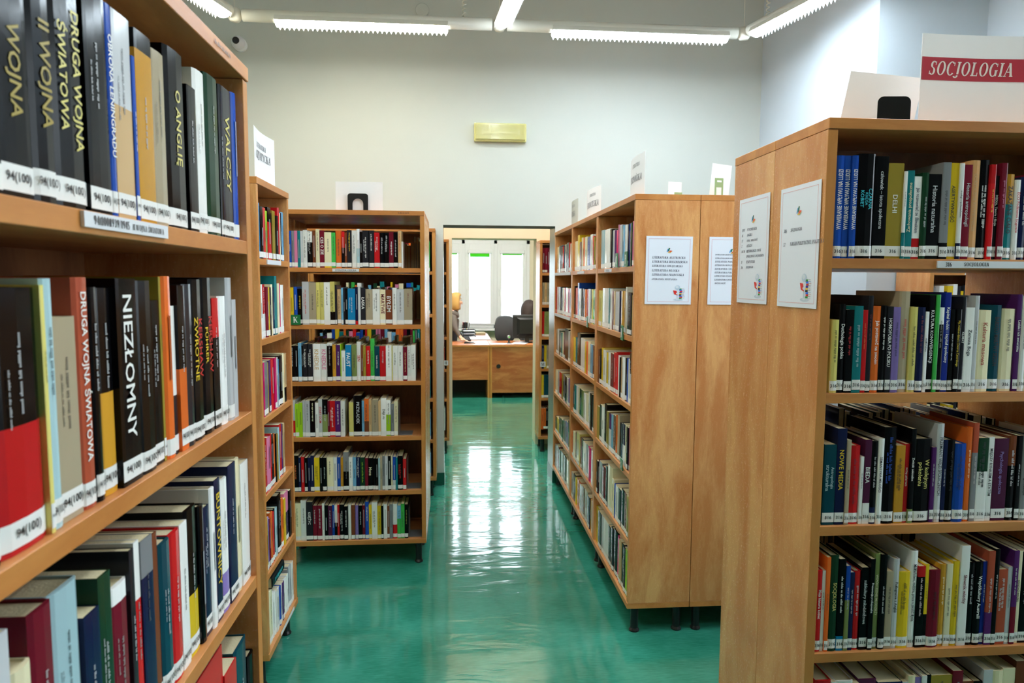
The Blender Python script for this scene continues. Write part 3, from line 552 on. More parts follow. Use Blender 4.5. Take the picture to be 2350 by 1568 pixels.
# rows seen only through gaps, from behind, or beyond the doorway
MIX = list('KKGWWCRMBNTEDHAaLLgYOfyv')
for si in range(6):
    auto('a', si, .03, .76, MIX, seed=3, hmin=.15, hmax=.21) if si < 3 else None; auto('s', si, .03, .77, list('KKGNDMHgW'), seed=5, hmin=.17, hmax=.225) if si < 5 else None
    auto('B', si, .06, .86, list('RWYTEKPOBSCMD'), seed=4); auto('b', si, .3, .86, list('BRWKY'), seed=6)
    auto('P', si, .03, .45, list('KWYGgC'), seed=8)
HM = {0: 'MMMHMM', 1: 'aAaFC', 2: 'RfCfWC', 3: 'NYaGfW', 4: 'YeeTeK', 5: 'OOKKGR'}
for si in range(6):
    x = .028
    for k, ch in enumerate(HM[si]):
        wd = (.022, .024, .019, .026, .03, .02)[k]*(2.0 if si == 2 and k == 1 else 1)
        BOOKS.append(dict(c='M', s=si, x0=x, x1=x+wd, h=(.23, .21, .24, .22, .22, .2)[si], col=ch, t='', k=k, vis=1)); x += wd
    auto('M', si, x, .6, MIX, seed=9, vis=.1); auto('H', si, .45, (.70, .76, .66, .76, .60, .765)[si], list('RWaKBC'), seed=11, vis=.3)

def shelf_boxes(b):
    c = CASES[b['c']]
    z = c['zs'][b['s']]; p = [proj(to_world(c, b['x0'], INSET, z)), proj(to_world(c, b['x1'], INSET, z+b['h']))]
    x0, x1 = sorted((p[0][0], p[1][0])); y0, y1 = p[1][1], p[0][1]
    x0, x1 = max(x0, 0), min(x1, 2350); y0, y1 = max(y0, 0), min(y1, 1568)
    return max(0, x1-x0)*max(0, y1-y0)*b['vis']
for b_ in BOOKS: b_['a'] = shelf_boxes(b_)
BOOKS = [b_ for b_ in BOOKS if b_['x1']-b_['x0'] > .003]
BIG = set(id(b_) for b_ in sorted(BOOKS, key=lambda q: -q['a'])[:305])

def cover_geo(mb, w_, h, d, bands, x=0, y=0, z=0, round_=True, lean=0):
    """U-shaped cover with a rounded spine; bands = [(z fraction, colour)] from the foot up"""
    t = .0016 if w_ > .012 else .0009
    bul = min(.0045, w_*.18) if round_ else .0006
    prof = [(0, d), (0, bul)] + [(w_*(.5-.5*math.cos(math.pi*k/4)), bul*(1-math.sin(math.pi*k/4))) for k in (1, 2, 3)] + [(w_, bul), (w_, d)]
    inn = [(t, d), (t, bul+t)] + [(w_/2, bul+t), (w_-t, bul+t), (w_-t, d)]
    n = len(prof)
    zz = [0]+[f for f, _ in bands]
    for i in range(len(bands)):
        za, zb = z+h*zz[i], z+h*zz[i+1]; col = bands[i][1]
        vs = [(x+px, y+py, za) for px, py in prof]+[(x+px, y+py, zb) for px, py in prof]
        mb.add(vs, [(k, k+1, n+k+1, n+k) for k in range(n-1)], 0, col)
    for zc, flip, col in ((z+h, False, bands[-1][1]), (z, True, bands[0][1])):
        o = [(x+px, y+py, zc) for px, py in prof]; i_ = [(x+px, y+py, zc) for px, py in inn]
        m_ = len(o)
        fs = [(0, 1, m_+1, m_+0), (1, 2, 3, m_+2, m_+1), (3, 4, 5, m_+3, m_+2), (5, 6, m_+4, m_+3)]
        mb.add(o+i_, [tuple(reversed(f)) if not flip else f for f in fs], 0, col)
    # inner faces of the two boards and their fore edges
    c0 = bands[-1][1]
    mb.quad([(x+t, y+d, z), (x+t, y+bul+t, z), (x+t, y+bul+t, z+h), (x+t, y+d, z+h)], 0, c0)
    mb.quad([(x+w_-t, y+bul+t, z), (x+w_-t, y+d, z), (x+w_-t, y+d, z+h), (x+w_-t, y+bul+t, z+h)], 0, c0)
    mb.quad([(x, y+d, z), (x+t, y+d, z), (x+t, y+d, z+h), (x, y+d, z+h)][::-1], 0, c0)
    mb.quad([(x+w_-t, y+d, z), (x+w_, y+d, z), (x+w_, y+d, z+h), (x+w_-t, y+d, z+h)][::-1], 0, c0)
    return bul, t, prof
def jit(c, rnd):
    k = 1+rnd.uniform(-.06, .06); return srgb([min(255, max(0, v*k)) for v in c])
def plan(bk):
    rnd = random.Random(int(bk['x0']*1e5)+bk['s']*77+ord(bk['c']))
    s = bk['col']; fr = .5
    if '@' in s: s, fr = s.split('@'); fr = float('0'+fr if fr.startswith('.') else fr)
    cs = s.split('/')
    if len(cs) == 1: bands = [(1, jit(PAL[cs[0]], rnd))]
    else: bands = [(1-fr, jit(PAL[cs[1]], rnd)), (1, jit(PAL[cs[0]], rnd))]
    d = rnd.uniform(.135, .165)+(bk['h']-.2)*.5; d = max(.11, min(d, CASES[bk['c']]['D']-.05))
    return rnd, cs, fr, bands, d
DARK = set('KGMNDveHTBuRmhQ')
rest = MB(); REST_M = ['cover', 'pages', 'label']
counts = {}
for bk in BOOKS: counts.setdefault((bk['c'], bk['s']), []).append(bk)
for lst in counts.values():
    lst.sort(key=lambda q: q['x0'])
    for i, q in enumerate(lst): q['k'] = i
NTEXT = {'N': '94(100)', 'S': '316'}
for bk in BOOKS:
    c = CASES[bk['c']]; rnd, cs, fr, bands, d = plan(bk)
    w_ = bk['x1']-bk['x0']-.0006; h = bk['h']; z = c['zs'][bk['s']]+.0004; y = INSET+rnd.uniform(-.002, .003)
    rd = rnd.random() < .55 and w_ > .014
    if id(bk) not in BIG:
        t_ = MB(); bul, t, prof = cover_geo(t_, w_, h, d, bands, bk['x0'], y, z, rd)
        t_.box(bk['x0']+t, y+bul+t, z+.001, bk['x0']+w_-t, y+d-.003, z+h-(.003 if rd else .0005), mi=1)
        if rnd.random() < .8:
            pr = prof[1:-1]; zb = z+.005; n = len(pr)
            t_.add([(bk['x0']+px, y+py-.0006, zb) for px, py in pr]+[(bk['x0']+px, y+py-.0006, zb+.022) for px, py in pr], [(k, k+1, n+k+1, n+k) for k in range(n-1)], 2)
        lc = PAL['L'] if cs[0] in DARK else PAL['G']
        if rnd.random() < .7:
            xm = bk['x0']+w_/2; ww = w_*.13; z1 = z+h*rnd.uniform(.25, .45); z2 = z+h*rnd.uniform(.6, .88)
            t_.quad([(xm-ww, y-.0008, z1), (xm+ww, y-.0008, z1), (xm+ww, y-.0008, z2), (xm-ww, y-.0008, z2)], 0, tuple(.5*a+.5*b for a, b in zip(srgb(lc), bands[-1][1])))
        t_.xf(Matrix.Translation(c['loc']) @ Matrix.Rotation(c['rz'], 4, 'Z'))
        k0 = len(rest.v); rest.v += t_.v; rest.f += [tuple(k0+j for j in f) for f in t_.f]; rest.m += t_.m; rest.c += t_.c
        continue
    mb = MB(); bul, t, prof = cover_geo(mb, w_, h, d, bands, 0, 0, 0, rd)
    bo = mb.build('book', 'cover', cols=True)
    bo.location = to_world(c, bk['x0'], y, z); bo.rotation_euler = (0, 0, c['rz'])
    lean = 0
    pg = MB(); pg.box(t, bul+t, .001, w_-t, d-.003, h-(.003 if rd else .0005)); pg.build('page_block', 'pages', bo)
    # white call number label wrapped round the foot of the spine
    pr = prof[1:-1]; n = len(pr); e = .0005; lh = .024 if bk['c'] in 'NS' else .021; zb = .004+rnd.uniform(0, .004)
    lb = MB(); lb.add([(min(max(px, -e), w_+e), py-e, zb) for px, py in pr]+[(px, py-e, zb+lh) for px, py in pr], [(k, k+1, n+k+1, n+k) for k in range(n-1)])
    lo = lb.build('call_number_label', 'label', bo)
    if bk['c'] in NTEXT:
        put_text(sans_mesh(NTEXT[bk['c']]), lo, w_/2, -e-.0004, zb+lh/2, .0085 if bk['c'] == 'S' else .011, srgb((30, 30, 34)), maxlen=w_*.9, name='label_number')
    ttl, _, tc = bk['t'].partition('|')
    tcol = tc.strip() or ('L' if cs[0] in DARK else 'G'); up = 'down'; names = False
    if ttl.startswith('^'): up = 'up'; ttl = ttl[1:]
    if ttl.startswith('~'): names = True; ttl = ttl[1:]
    yy = -.0007
    if ttl:
        lines = ttl.split('/'); L_ = (h-.05)*.92; hh = min(w_*.62/len(lines), .022); hh = min(hh, .0115 if len(lines) == 1 else .0145) if bk['c'] == 'S' else hh; L_ *= .8 if bk['c'] == 'S' else 1
        for i, ln in enumerate(lines):
            off = ((len(lines)-1)/2-i)*hh*1.15
            tcc = tcol if not (names and i == 0) else 'R'
            put_text(sans_mesh(ln), bo, w_/2+off*(1 if up == 'down' else -1), yy, (.035+h)/2, hh, srgb(PAL[tcc]), up, L_, name='title_lettering')
    elif w_ > .006 and bk['a'] > 350:
        hh = min(w_*.30, .0075 if bk['c'] != 'N' else .0042)
        ink = tuple(.75*a+.25*b for a, b in zip(srgb(PAL[tcol]), bands[-1][1])); sd = rnd.randint(0, 7)
        put_text(dash_mesh(sd), bo, w_/2, yy, .035+(h-.035)*rnd.choice((.45, .55, .62)), hh, ink, rnd.choice(('down', 'up')), (h-.05)*rnd.uniform(.45, .85), name='spine_lettering')
        if w_ > .022 and rnd.random() < .5:
            put_text(dash_mesh(sd+1), bo, w_*.26, yy, .04+(h-.04)*.5, hh*.7, ink, 'down', (h-.05)*.4, name='spine_lettering')
    colw = WORD[cs[0]] if len(cs) == 1 or cs[0] == cs[1] else WORD[cs[0]]+' and '+WORD[cs[1]]
    place = ORD[bk['k']]+' from left, '+SHELFN[bk['s']]+' shelf, '+c['phrase']
    words_ = ttl.replace('/', ' ').replace('–', '').split() if ttl and not names else []
    lab = colw+' book'
    if words_ and len(words_) <= 3: lab += ' titled '+' '.join(words_)
    elif bk['t'] and tc.strip() and WORD[tcol] != colw: lab += ' with '+WORD[tcol]+' lettering'
    elif w_ > .03: lab = 'thick '+lab
    elif w_ < .012: lab = 'thin '+lab
    if len(re.findall('[A-Za-z]+', lab+', '+place)) > 16: lab = colw+' book'
    if len(re.findall('[A-Za-z]+', lab+', '+place)) > 16: lab = WORD[cs[0]]+' book'
    if len(re.findall('[A-Za-z]+', lab+', '+place)) > 16: print('LONG', lab+', '+place)
    tag(bo, lab+', '+place, 'book', c['group'])
ro = rest.build('more_books', REST_M, cols=True); tag(ro, 'smaller and farther books filling the rest of the shelves', 'books', kind='stuff')

# ------------------------------------------------------------------ papers, signs and shelf labels
INK = srgb((52, 54, 84)); PINKL = srgb((228, 176, 182)); BLK = srgb((26, 26, 30))
def rect(mb, x0, z0, x1, z1, y, col): mb.quad([(x0, y, z0), (x1, y, z0), (x1, y, z1), (x0, y, z1)], 0, col)
def disc(mb, cx, cz, rx, rz, y, col, n=18): mb.quad([(cx+rx*math.cos(2*math.pi*k/n), y, cz+rz*math.sin(2*math.pi*k/n)) for k in range(n)], 0, col)
def notice(label, loc, rz, w_, h, lines, first, step, cap, tilt=0, group='laminated lists on the end panels'):
    t = thing('notice', label, 'notice', loc, rz, group); t.rotation_euler = (0, tilt, rz)
    b = MB(); b.box(0, -.0012, 0, w_, 0, h); b.build('sheet', 'laminated', t)
    b = MB(); m_ = .011
    for q in ((m_, m_, w_-m_, m_+.0013), (m_, h-m_-.0013, w_-m_, h-m_), (m_, m_, m_+.0013, h-m_), (w_-m_-.0013, m_, w_-m_, h-m_)): rect(b, *q, -.0016, PINKL)
    b.build('printed_border', 'paint', t, cols=True)
    # emblem: leaning books over an open red one
    b = MB(); cx, cz = w_*.5, h*.79; y = -.0017
    def pl(pts, col, yy=y): b.quad([(cx+px, yy, cz+pz) for px, pz in pts], 0, srgb(col))
    pl([(-.013, -.006), (-.008, -.006), (-.004, .008), (-.008, .008)], (90, 160, 225)); pl([(-.007, -.003), (-.002, -.003), (.003, .011), (-.003, .011)], (16, 96, 52), y-.0001)
    pl([(-.008, -.009), (.003, -.011), (.013, -.003), (.002, -.001)], (222, 190, 90), y-.0002); pl([(-.004, -.006), (.004, -.007), (.014, -.001), (.004, .001)], (226, 80, 50), y-.0003)
    b.build('book_emblem', 'paint', t, cols=True)
    # small figure reading beside a stack of books
    b = MB(); x0, z0 = w_*.70, h*.06; g_ = srgb((196, 214, 232)); g2 = srgb((224, 232, 242)); y = -.0018
    disc(b, x0+.004, z0+.002, .022, .005, -.0015, srgb((206, 216, 232)))
    stack = [(30, 140, 50), (220, 60, 50), (40, 110, 235), (24, 26, 34), (236, 190, 50), (60, 40, 150), (220, 50, 50), (40, 110, 235), (40, 150, 60)]
    for i, c_ in enumerate(stack):
        zz = z0+.006+i*.0052; sh = .002*math.sin(i*1.3)
        rect(b, x0+.008+sh, zz, x0+.020+sh, zz+.0046, y, srgb(c_)); rect(b, x0+.020+sh, zz+.0006, x0+.032+sh, zz+.0042, y, srgb((232, 236, 240))); rect(b, x0+.020+sh, zz+.004, x0+.032+sh, zz+.0047, y, srgb(c_))
    rect(b, x0-.002, z0+.004, x0+.001, z0+.026, y-.0001, g_); rect(b, x0+.003, z0+.004, x0+.006, z0+.026, y-.0001, g2); disc(b, x0+.001, z0+.004, .007, .003, y-.0002, g2)
    disc(b, x0+.003, z0+.033, .006, .012, y-.0002, g2); disc(b, x0+.0, z0+.056, .0115, .0105, y-.0003, g_); disc(b, x0-.002, z0+.059, .007, .006, y-.0004, g2)
    b.quad([(x0-.020, y-.0005, z0+.044), (x0-.014, y-.0005, z0+.027), (x0+.002, y-.0005, z0+.022), (x0-.004, y-.0005, z0+.042)], 0, srgb((222, 48, 44)))
    disc(b, x0-.001, z0+.030, .005, .0035, y-.0006, g2); b.build('reading_figure_picture', 'paint', t, cols=True)
    for i, ln in enumerate(lines):
        if not ln: continue
        z = h*first-i*step
        parts = ln.split('\t')
        for xx, s_ in zip((.024, .060), parts if len(parts) == 2 else ['', parts[0]]) if len(parts) == 2 else ((.028, ln),):
            if s_: put_text(serif_mesh(s_), t, xx, -.0017, z, cap, INK, 'right', anchor='l', name='printed_line')
    return t
wE = .2085
notice('laminated list of literatures on the end panel, AUSTRIACKA at its top', (.8362, 2.957, 1.5215), 0, wE, .298,
       ['LITERATURA AUSTRIACKA', 'LITERATURA HOLENDERSKA', 'LITERATURA SZWAJCARSKA', 'LITERATURA WŁOSKA', 'LITERATURA FRANCUSKA', 'LITERATURA HISZPAŃSKA'], .688, .0188, .0098, tilt=.008)
notice('laminated list of literatures half hidden by the sociology bookcase, HISZPAŃSKA first', (1.1205, 2.957, 1.520), 0, wE, .298,
       ['LITERATURA HISZPAŃSKA', 'LITERATURA IBEROAMERYKAŃSKA', 'LITERATURA PORTUGALSKA', 'LITERATURA ROSYJSKA', 'LITERATURA CZESKA', 'LITERATURA POŁUDNIOWA', 'LITERATURA WĘGIERSKA', 'LITERATURA INNYCH', 'ANTOLOGIE'], .742, .0158, .0076, tilt=.004)
notice('laminated list seen through the gap above the second sociology shelf', (1.440, 2.957, 1.520), 0, wE, .298, ['LITERATURA'], .70, .02, .0098)
notice('laminated list with numbers and subjects, PSYCHOLOGIA first, on the rear end panel', (.8655, 2.037, 1.5575), -Q90, .2, .308,
       ['159.9\tPSYCHOLOGIA', '16\tLOGIKA', '17\tETYKA. MORALNOŚĆ', '2\tRELIGIA', '303/308\tMETODOLOGIA NAUK', ' \tSPOŁECZNYCH. SOCJOGRAFIA', '31\tSTATYSTYKA', '316\tSOCJOLOGIA'], .70, .0158, .0078)
notice('laminated list with SOCJOLOGIA and NAUKI POLITYCZNE on the front end panel', (.8655, 1.773, 1.5555), -Q90, .2, .307, ['316\tSOCJOLOGIA', '', '32\tNAUKI POLITYCZNE. POLITYKA'], .64, .0175, .0092)

def bookend(label, loc, rz, w_=.11, h=.1, m_='black', slot=True, group='bookends holding up the paper signs'):
    """steel bookend: an upright arch with a round-headed slot, on a flat foot"""
    t = thing('bookend', label, 'bookend', loc, rz, group)
    n = 8; out = []; r_ = .015
    out = [(0, 0)]+[(r_-r_*math.cos(math.pi/2*k/n), h-r_+r_*math.sin(math.pi/2*k/n)) for k in range(n+1)]+[(w_-r_+r_*math.sin(math.pi/2*k/n), h-r_+r_*math.cos(math.pi/2*k/n)) for k in range(n+1)]+[(w_, 0)]
    sw = w_*.26; st_ = h*.72 if slot else h*.3; cx = w_/2
    inn = [(cx-sw, 0)]+[(cx-sw*math.cos(math.pi*k/16), (st_-sw)+sw*math.sin(math.pi*k/16)) for k in range(17)]+[(cx+sw, 0)]
    b = MB(); th = .0015
    m = len(out)
    for y0, rev in ((0, False), (th, True)):
        # skin between outer and inner outline, same count (19 inner, 20 outer)
        io = [inn[min(len(inn)-1, int(round(i*(len(inn)-1)/(m-1))))] for i in range(m)]
        vs = [(x, y0, z) for x, z in out]+[(x, y0, z) for x, z in io]
        fs = [(i, i+1, m+i+1, m+i) for i in range(m-1)]; b.add(vs, [tuple(reversed(f)) if not rev else f for f in fs])
    for ol in (out, inn):
        vs = [(x, 0, z) for x, z in ol]+[(x, th, z) for x, z in ol]; k = len(ol); b.add(vs, [(i, i+1, k+i+1, k+i) for i in range(k-1)])
    b.build('upright', m_, t)
    b = MB(); b.box(0, th, 0, w_, .085, .0015); b.build('foot_plate', m_, t)
    return t
def card(label, loc, rz, w_, h, texts=(), band=None, curve=0, tilt=0, m_='paperw', lean=0, group='paper signs on the bookcases'):
    loc = (loc[0], loc[1], loc[2]+abs(math.sin(tilt))*w_*1.02+.0018)
    t = thing('paper_sign', label, 'sign', loc, rz, group); t.rotation_euler = (lean, tilt, rz)
    b = MB(); N = 48
    f = lambda u: curve*math.sin(math.pi*u)
    vs = []; fs = []
    for i in range(N+1):
        u = i/N
        for y in (0, .0012):
            for z in (0, h): vs.append((u*w_, f(u)+y, z))
    for i in range(N):
        a = i*4; fs += [(a, a+4, a+5, a+1), (a+6, a+2, a+3, a+7), (a+1, a+5, a+7, a+3), (a+4, a, a+2, a+6)]
    fs += [(0, 1, 3, 2), (N*4, N*4+2, N*4+3, N*4+1)]
    b.add(vs, fs); b.build('sheet', m_, t)
    if band:
        b = MB(); z0, z1, c_ = band
        for i in range(N):
            u0, u1 = i/N, (i+1)/N; b.quad([(u0*w_+(.002 if i == 0 else 0), f(u0)-.0005, z0), (u1*w_, f(u1)-.0005, z0), (u1*w_, f(u1)-.0005, z1), (u0*w_+(.002 if i == 0 else 0), f(u0)-.0005, z1)], 0, srgb(c_))
        b.build('colour_band', 'paint', t, cols=True)
    for s_, x, z, hh, ml, c_ in texts:
        q = put_text(serif_mesh(s_), t, x, -.0011, z, hh, srgb(c_), 'right', ml, name='printed_line')
        q.data = q.data.copy(); sx = q.scale.x
        for v in q.data.vertices: v.co.z = -f((x+v.co.x*sx)/w_)
    return t
ZT = 2.0006
card('curved white sign LITERATURA AZJATYCKA on the narrow left bookcase', (-.765, 2.765, ZT), Q90, .30, .21,
     (('LITERATURA', .125, .150, .020, .17, (120, 122, 130)), ('AZJATYCKA', .145, .110, .036, .26, (96, 98, 106))), curve=.012, tilt=0)
card('plain white card standing behind the black arch bookend on the wide left bookcase', (-.6555, 3.93, ZT), 0, .26, .165, lean=-.05)
bookend('black arch bookend in front of the white card, wide left bookcase', (-.587, 3.915, ZT), 0, .112, .1)
for lab, y0, w_, h, hd, tc in (('tall white sign HISZPAŃSKA on the nearest aisle bookcase', 3.275, .29, .185, 'HISZPAŃSKA', (70, 66, 74)),
                              ('white sign FRANCUSKA on the middle aisle bookcase', 4.365, .33, .185, 'FRANCUSKA', (100, 98, 104)),
                              ('sign WŁOSKA on the farthest aisle bookcase, pale against the wall', 4.93, .33, .175, 'WŁOSKA', (110, 112, 116))):
    card(lab, (.845, y0, ZT), -Q90+(.06 if 'FR' in hd else -.04), w_, h, (('LITERATURA', w_*.56, h*.78, .017, .15, (130, 130, 134)), (hd, w_*.52, h*.48, .036, w_*.93, tc)), curve=-.014,
         m_='paperw' if hd != 'WŁOSKA' else M['wall'])
card('small white sign seen from behind, left of the pale green bookends', (1.045, 3.32, ZT), .25, .075, .105, group='signs seen from behind on the aisle row')
card('white sign seen from behind with a slotted green bookend, next to the sociology bookcase', (1.175, 3.12, ZT), .12, .098, .155, tilt=.09, group='signs seen from behind on the aisle row')
def green_end(lab, loc, rz, h):
    t = thing('bookend', lab, 'bookend', loc, rz, 'pale green bookends on the aisle row')
    b = MB(); w_ = .042; b.box(0, 0, 0, .008, .0015, h); b.box(w_-.008, 0, 0, w_, .0015, h); b.box(.008, 0, h-.010, w_-.008, .0015, h); b.box(.008, 0, h*.55, w_-.008, .0015, h*.80)
    b.box(.008, 0, h*.80, .011, .0015, h-.01); b.build('upright', 'green_steel', t)
    b = MB(); b.box(0, .0015, 0, w_, .07, .0015); b.build('foot_plate', 'green_steel', t)
green_end('pale green slotted bookend in front of the tall back-turned sign', (1.188, 3.085, ZT), .12, .092)
green_end('low pale green bookend, only its top showing above the aisle row', (1.06, 3.27, ZT), .2, .05)
card('white card behind the black bookend on the sociology bookcase', (1.030, 1.80, ZT), -.33, .178, .150, lean=-.03, tilt=.17)
bookend('black bookend with rounded corners on the sociology bookcase', (1.068, 1.690, ZT), -.12, .082, .087, slot=False)
card('big white sign with red band reading SOCJOLOGIA on the right bookcase', (1.160, 1.665, ZT), -.02, .31, .234,
     (('SOCJOLOGIA', .132, .149, .040, .222, (236, 228, 220)),), band=(.122, .178, (176, 34, 52)), curve=.006, m_='paperw')
bookend('steel bookend supporting the red and white sign from behind', (1.255, 1.70, ZT), 0, .1, .12, m_='grey_steel')

def shelf_label(ck, x0, z0, x1, z1, text, kind='serif', sub=None, label='', big=None):
    c = CASES[ck]; t = thing('shelf_label', label, 'label', to_world(c, x0, -.0015, z0), c['rz'], 'printed labels on the shelf edges')
    b = MB(); b.box(0, -.001, 0, x1-x0, .003, z1-z0); b.build('strip', 'paper', t)
    ww, hh = x1-x0, z1-z0
    for s_, xc, ml in text: put_text(serif_mesh(s_, .0), t, xc*ww, -.0016, hh/2, hh*.62, BLK, 'right', ml*ww, name='printed_line')
    return t
shelf_label('N', .218, 1.6705, .421, 1.6865, (('94(100)', .17, .3), ('1939/1945', .36, .26), ('II WOJNA ŚWIATOWA', .72, .5)), label='white label II WOJNA ŚWIATOWA on the near left bookcase')
shelf_label('S', .286, 1.655, .56, 1.6715, (('316', .10, .12), ('SOCJOLOGIA', .36, .34)), label='label 316 SOCJOLOGIA on the top shelf edge at right')
shelf_label('A', .303, 1.667, .446, 1.682, (('LITERATURA POLSKA', .5, .92),), label='label LITERATURA POLSKA on the wide left bookcase')
shelf_label('L', .12, 1.680, .33, 1.698, (), label='small white label on the top shelf of the narrow left bookcase')
shelf_label('L', .18, .130, .42, .146, (), label='white label on the bottom board of the narrow left bookcase')
shelf_label('1', .21, 1.668, .36, 1.684, (('LITERATURA', .5, .8),), label='label on the top shelf edge of the nearest aisle bookcase')
shelf_label('2', .22, 1.668, .44, 1.684, (), label='shiny label on the top shelf edge of the middle aisle bookcase')
shelf_label('3', .04, 1.666, .74, 1.686, (), label='long white strip on the top shelf of the farthest aisle bookcase')
shelf_label('3', .04, 1.354, .74, 1.373, (), label='long white strip on the second shelf of the farthest aisle bookcase')
shelf_label('P', .20, 1.666, .40, 1.684, (('159.9', .16, .2), ('PSYCHOLOGIA', .58, .5)), label='label 159.9 PSYCHOLOGIA in the right wall recess')
def plate(ck, x, z, w_, h, ch, col, m_, label):
    c = CASES[ck]; t = thing('letter_plate', label, 'letter plate', to_world(c, x, -.004, z), c['rz'], 'letter plates marking the shelves')
    b = MB(); b.box(0, 0, 0, w_, .003, h); b.box(0, .003, 0, w_, .004+INSET, .002); b.build('plate', m_, t)
    put_text(serif_mesh(ch, 0), t, w_/2, -.0006, h/2, h*.6, srgb(col), 'right', w_*.8, name='letter')
plate('A', .075, 1.3755, .052, .055, 'K', (255, 255, 255), 'green_plate', 'green plate with a white K, wide left bookcase')
plate('1', .455, 1.6885, .048, .068, 'O', (255, 255, 255), 'green_plate', 'green plate with a white O, nearest aisle bookcase, left one')
plate('1', .635, 1.6885, .050, .068, 'P', (255, 255, 255), 'green_plate', 'green plate with a white P, nearest aisle bookcase top shelf')
plate('1', .59, 1.3455, .045, .07, 'R', (255, 255, 255), 'green_plate', 'green plate on the second shelf of the nearest aisle bookcase')
plate('2', .55, 1.350, .04, .065, 'L', (255, 255, 255), 'green_plate', 'green plate on the second shelf of the middle aisle bookcase')
plate('1', .63, .735, .04, .05, 'S', (255, 255, 255), 'green_plate', 'small green plate on the fourth shelf of the nearest aisle bookcase')
plate('H', .748, .838, .046, .045, 'H', (40, 40, 44), 'paper', 'white plate with a black H beyond the doorway')
plate('M', .012, .818, .05, .05, 'M', (40, 40, 44), 'paper', 'white plate with a black M beyond the doorway')
for ck, nm in (('1', 'nearest'), ('2', 'middle'), ('3', 'farthest')):
    c = CASES[ck]; t = thing('barcode_sticker', 'grey barcode sticker inside the top of the '+nm+' aisle bookcase', 'sticker', to_world(c, .0245, .05, 1.875), c['rz']+Q90, 'barcode stickers in the aisle bookcases')
    b = MB(); b.box(0, -.0012, 0, .075, 0, .030); b.build('sticker', 'barcode', t); b = MB()
    for k in range(12): rect(b, .012+k*.0042, .008, .012+k*.0042+(.0012, .0022, .0016)[k % 3], .022, -.0016, srgb((40, 40, 48)))
    b.build('bars', 'paint', t, cols=True)
# inventory numbers written on the top boards
for ck, x, ln in (('N', .66, .075), ('A', .69, .06), ('B', .80, .05)):
    c = CASES[ck]; put_text(dash_mesh(3), c['obj'], x, -.0035, 1.988, .007, srgb((92, 62, 48)), 'right', ln, name='inventory_number')
# a book lying on top of the row, bottom shelf of the narrow left bookcase
c = CASES['L']; mb = MB(); cover_geo(mb, .045, .19, .13, [(1, srgb((30, 36, 40)))], 0, 0, 0, True)
ztop = .152+max(q['h'] for q in BOOKS if q['c'] == 'L' and q['s'] == 5 and q['x1'] > .10 and q['x0'] < .30)
lb = mb.build('book', 'cover', cols=True); lb.location = to_world(c, .10, .004, ztop+.047); lb.rotation_euler = (0, R(90), Q90)
pg = MB(); pg.box(.002, .006, .002, .043, .127, .188); pg.build('page_block', 'pages', lb)
put_text(dash_mesh(2), lb, .0225, -.0008, .095, .02, srgb((60, 190, 200)), 'down', .12, name='title_lettering')
tag(lb, 'black book with cyan lettering lying on the row, bottom of the narrow left bookcase', 'book', 'books on the narrow left bookcase')
# loose steel bookends closing the rows of the wide left bookcase
for lab, si in (('fourth', 3), ('fifth', 4), ('bottom', 5)):
    x = max(q['x1'] for q in BOOKS if q['c'] == 'A' and q['s'] == si)+.002; z = CASES['A']['zs'][si]
    t = thing('bookend', 'grey steel bookend ending the '+lab+' row of the wide left bookcase', 'bookend', to_world(CASES['A'], x, .03, z+.0005), 0, 'steel bookends inside the wide left bookcase')
    b = MB(); b.box(0, 0, 0, .0015, .11, .17); b.build('upright', 'grey_steel', t, bevel=.0005)
    b = MB(); b.box(.0015, 0, 0, .075, .11, .0015); b.build('foot_plate', 'grey_steel', t)

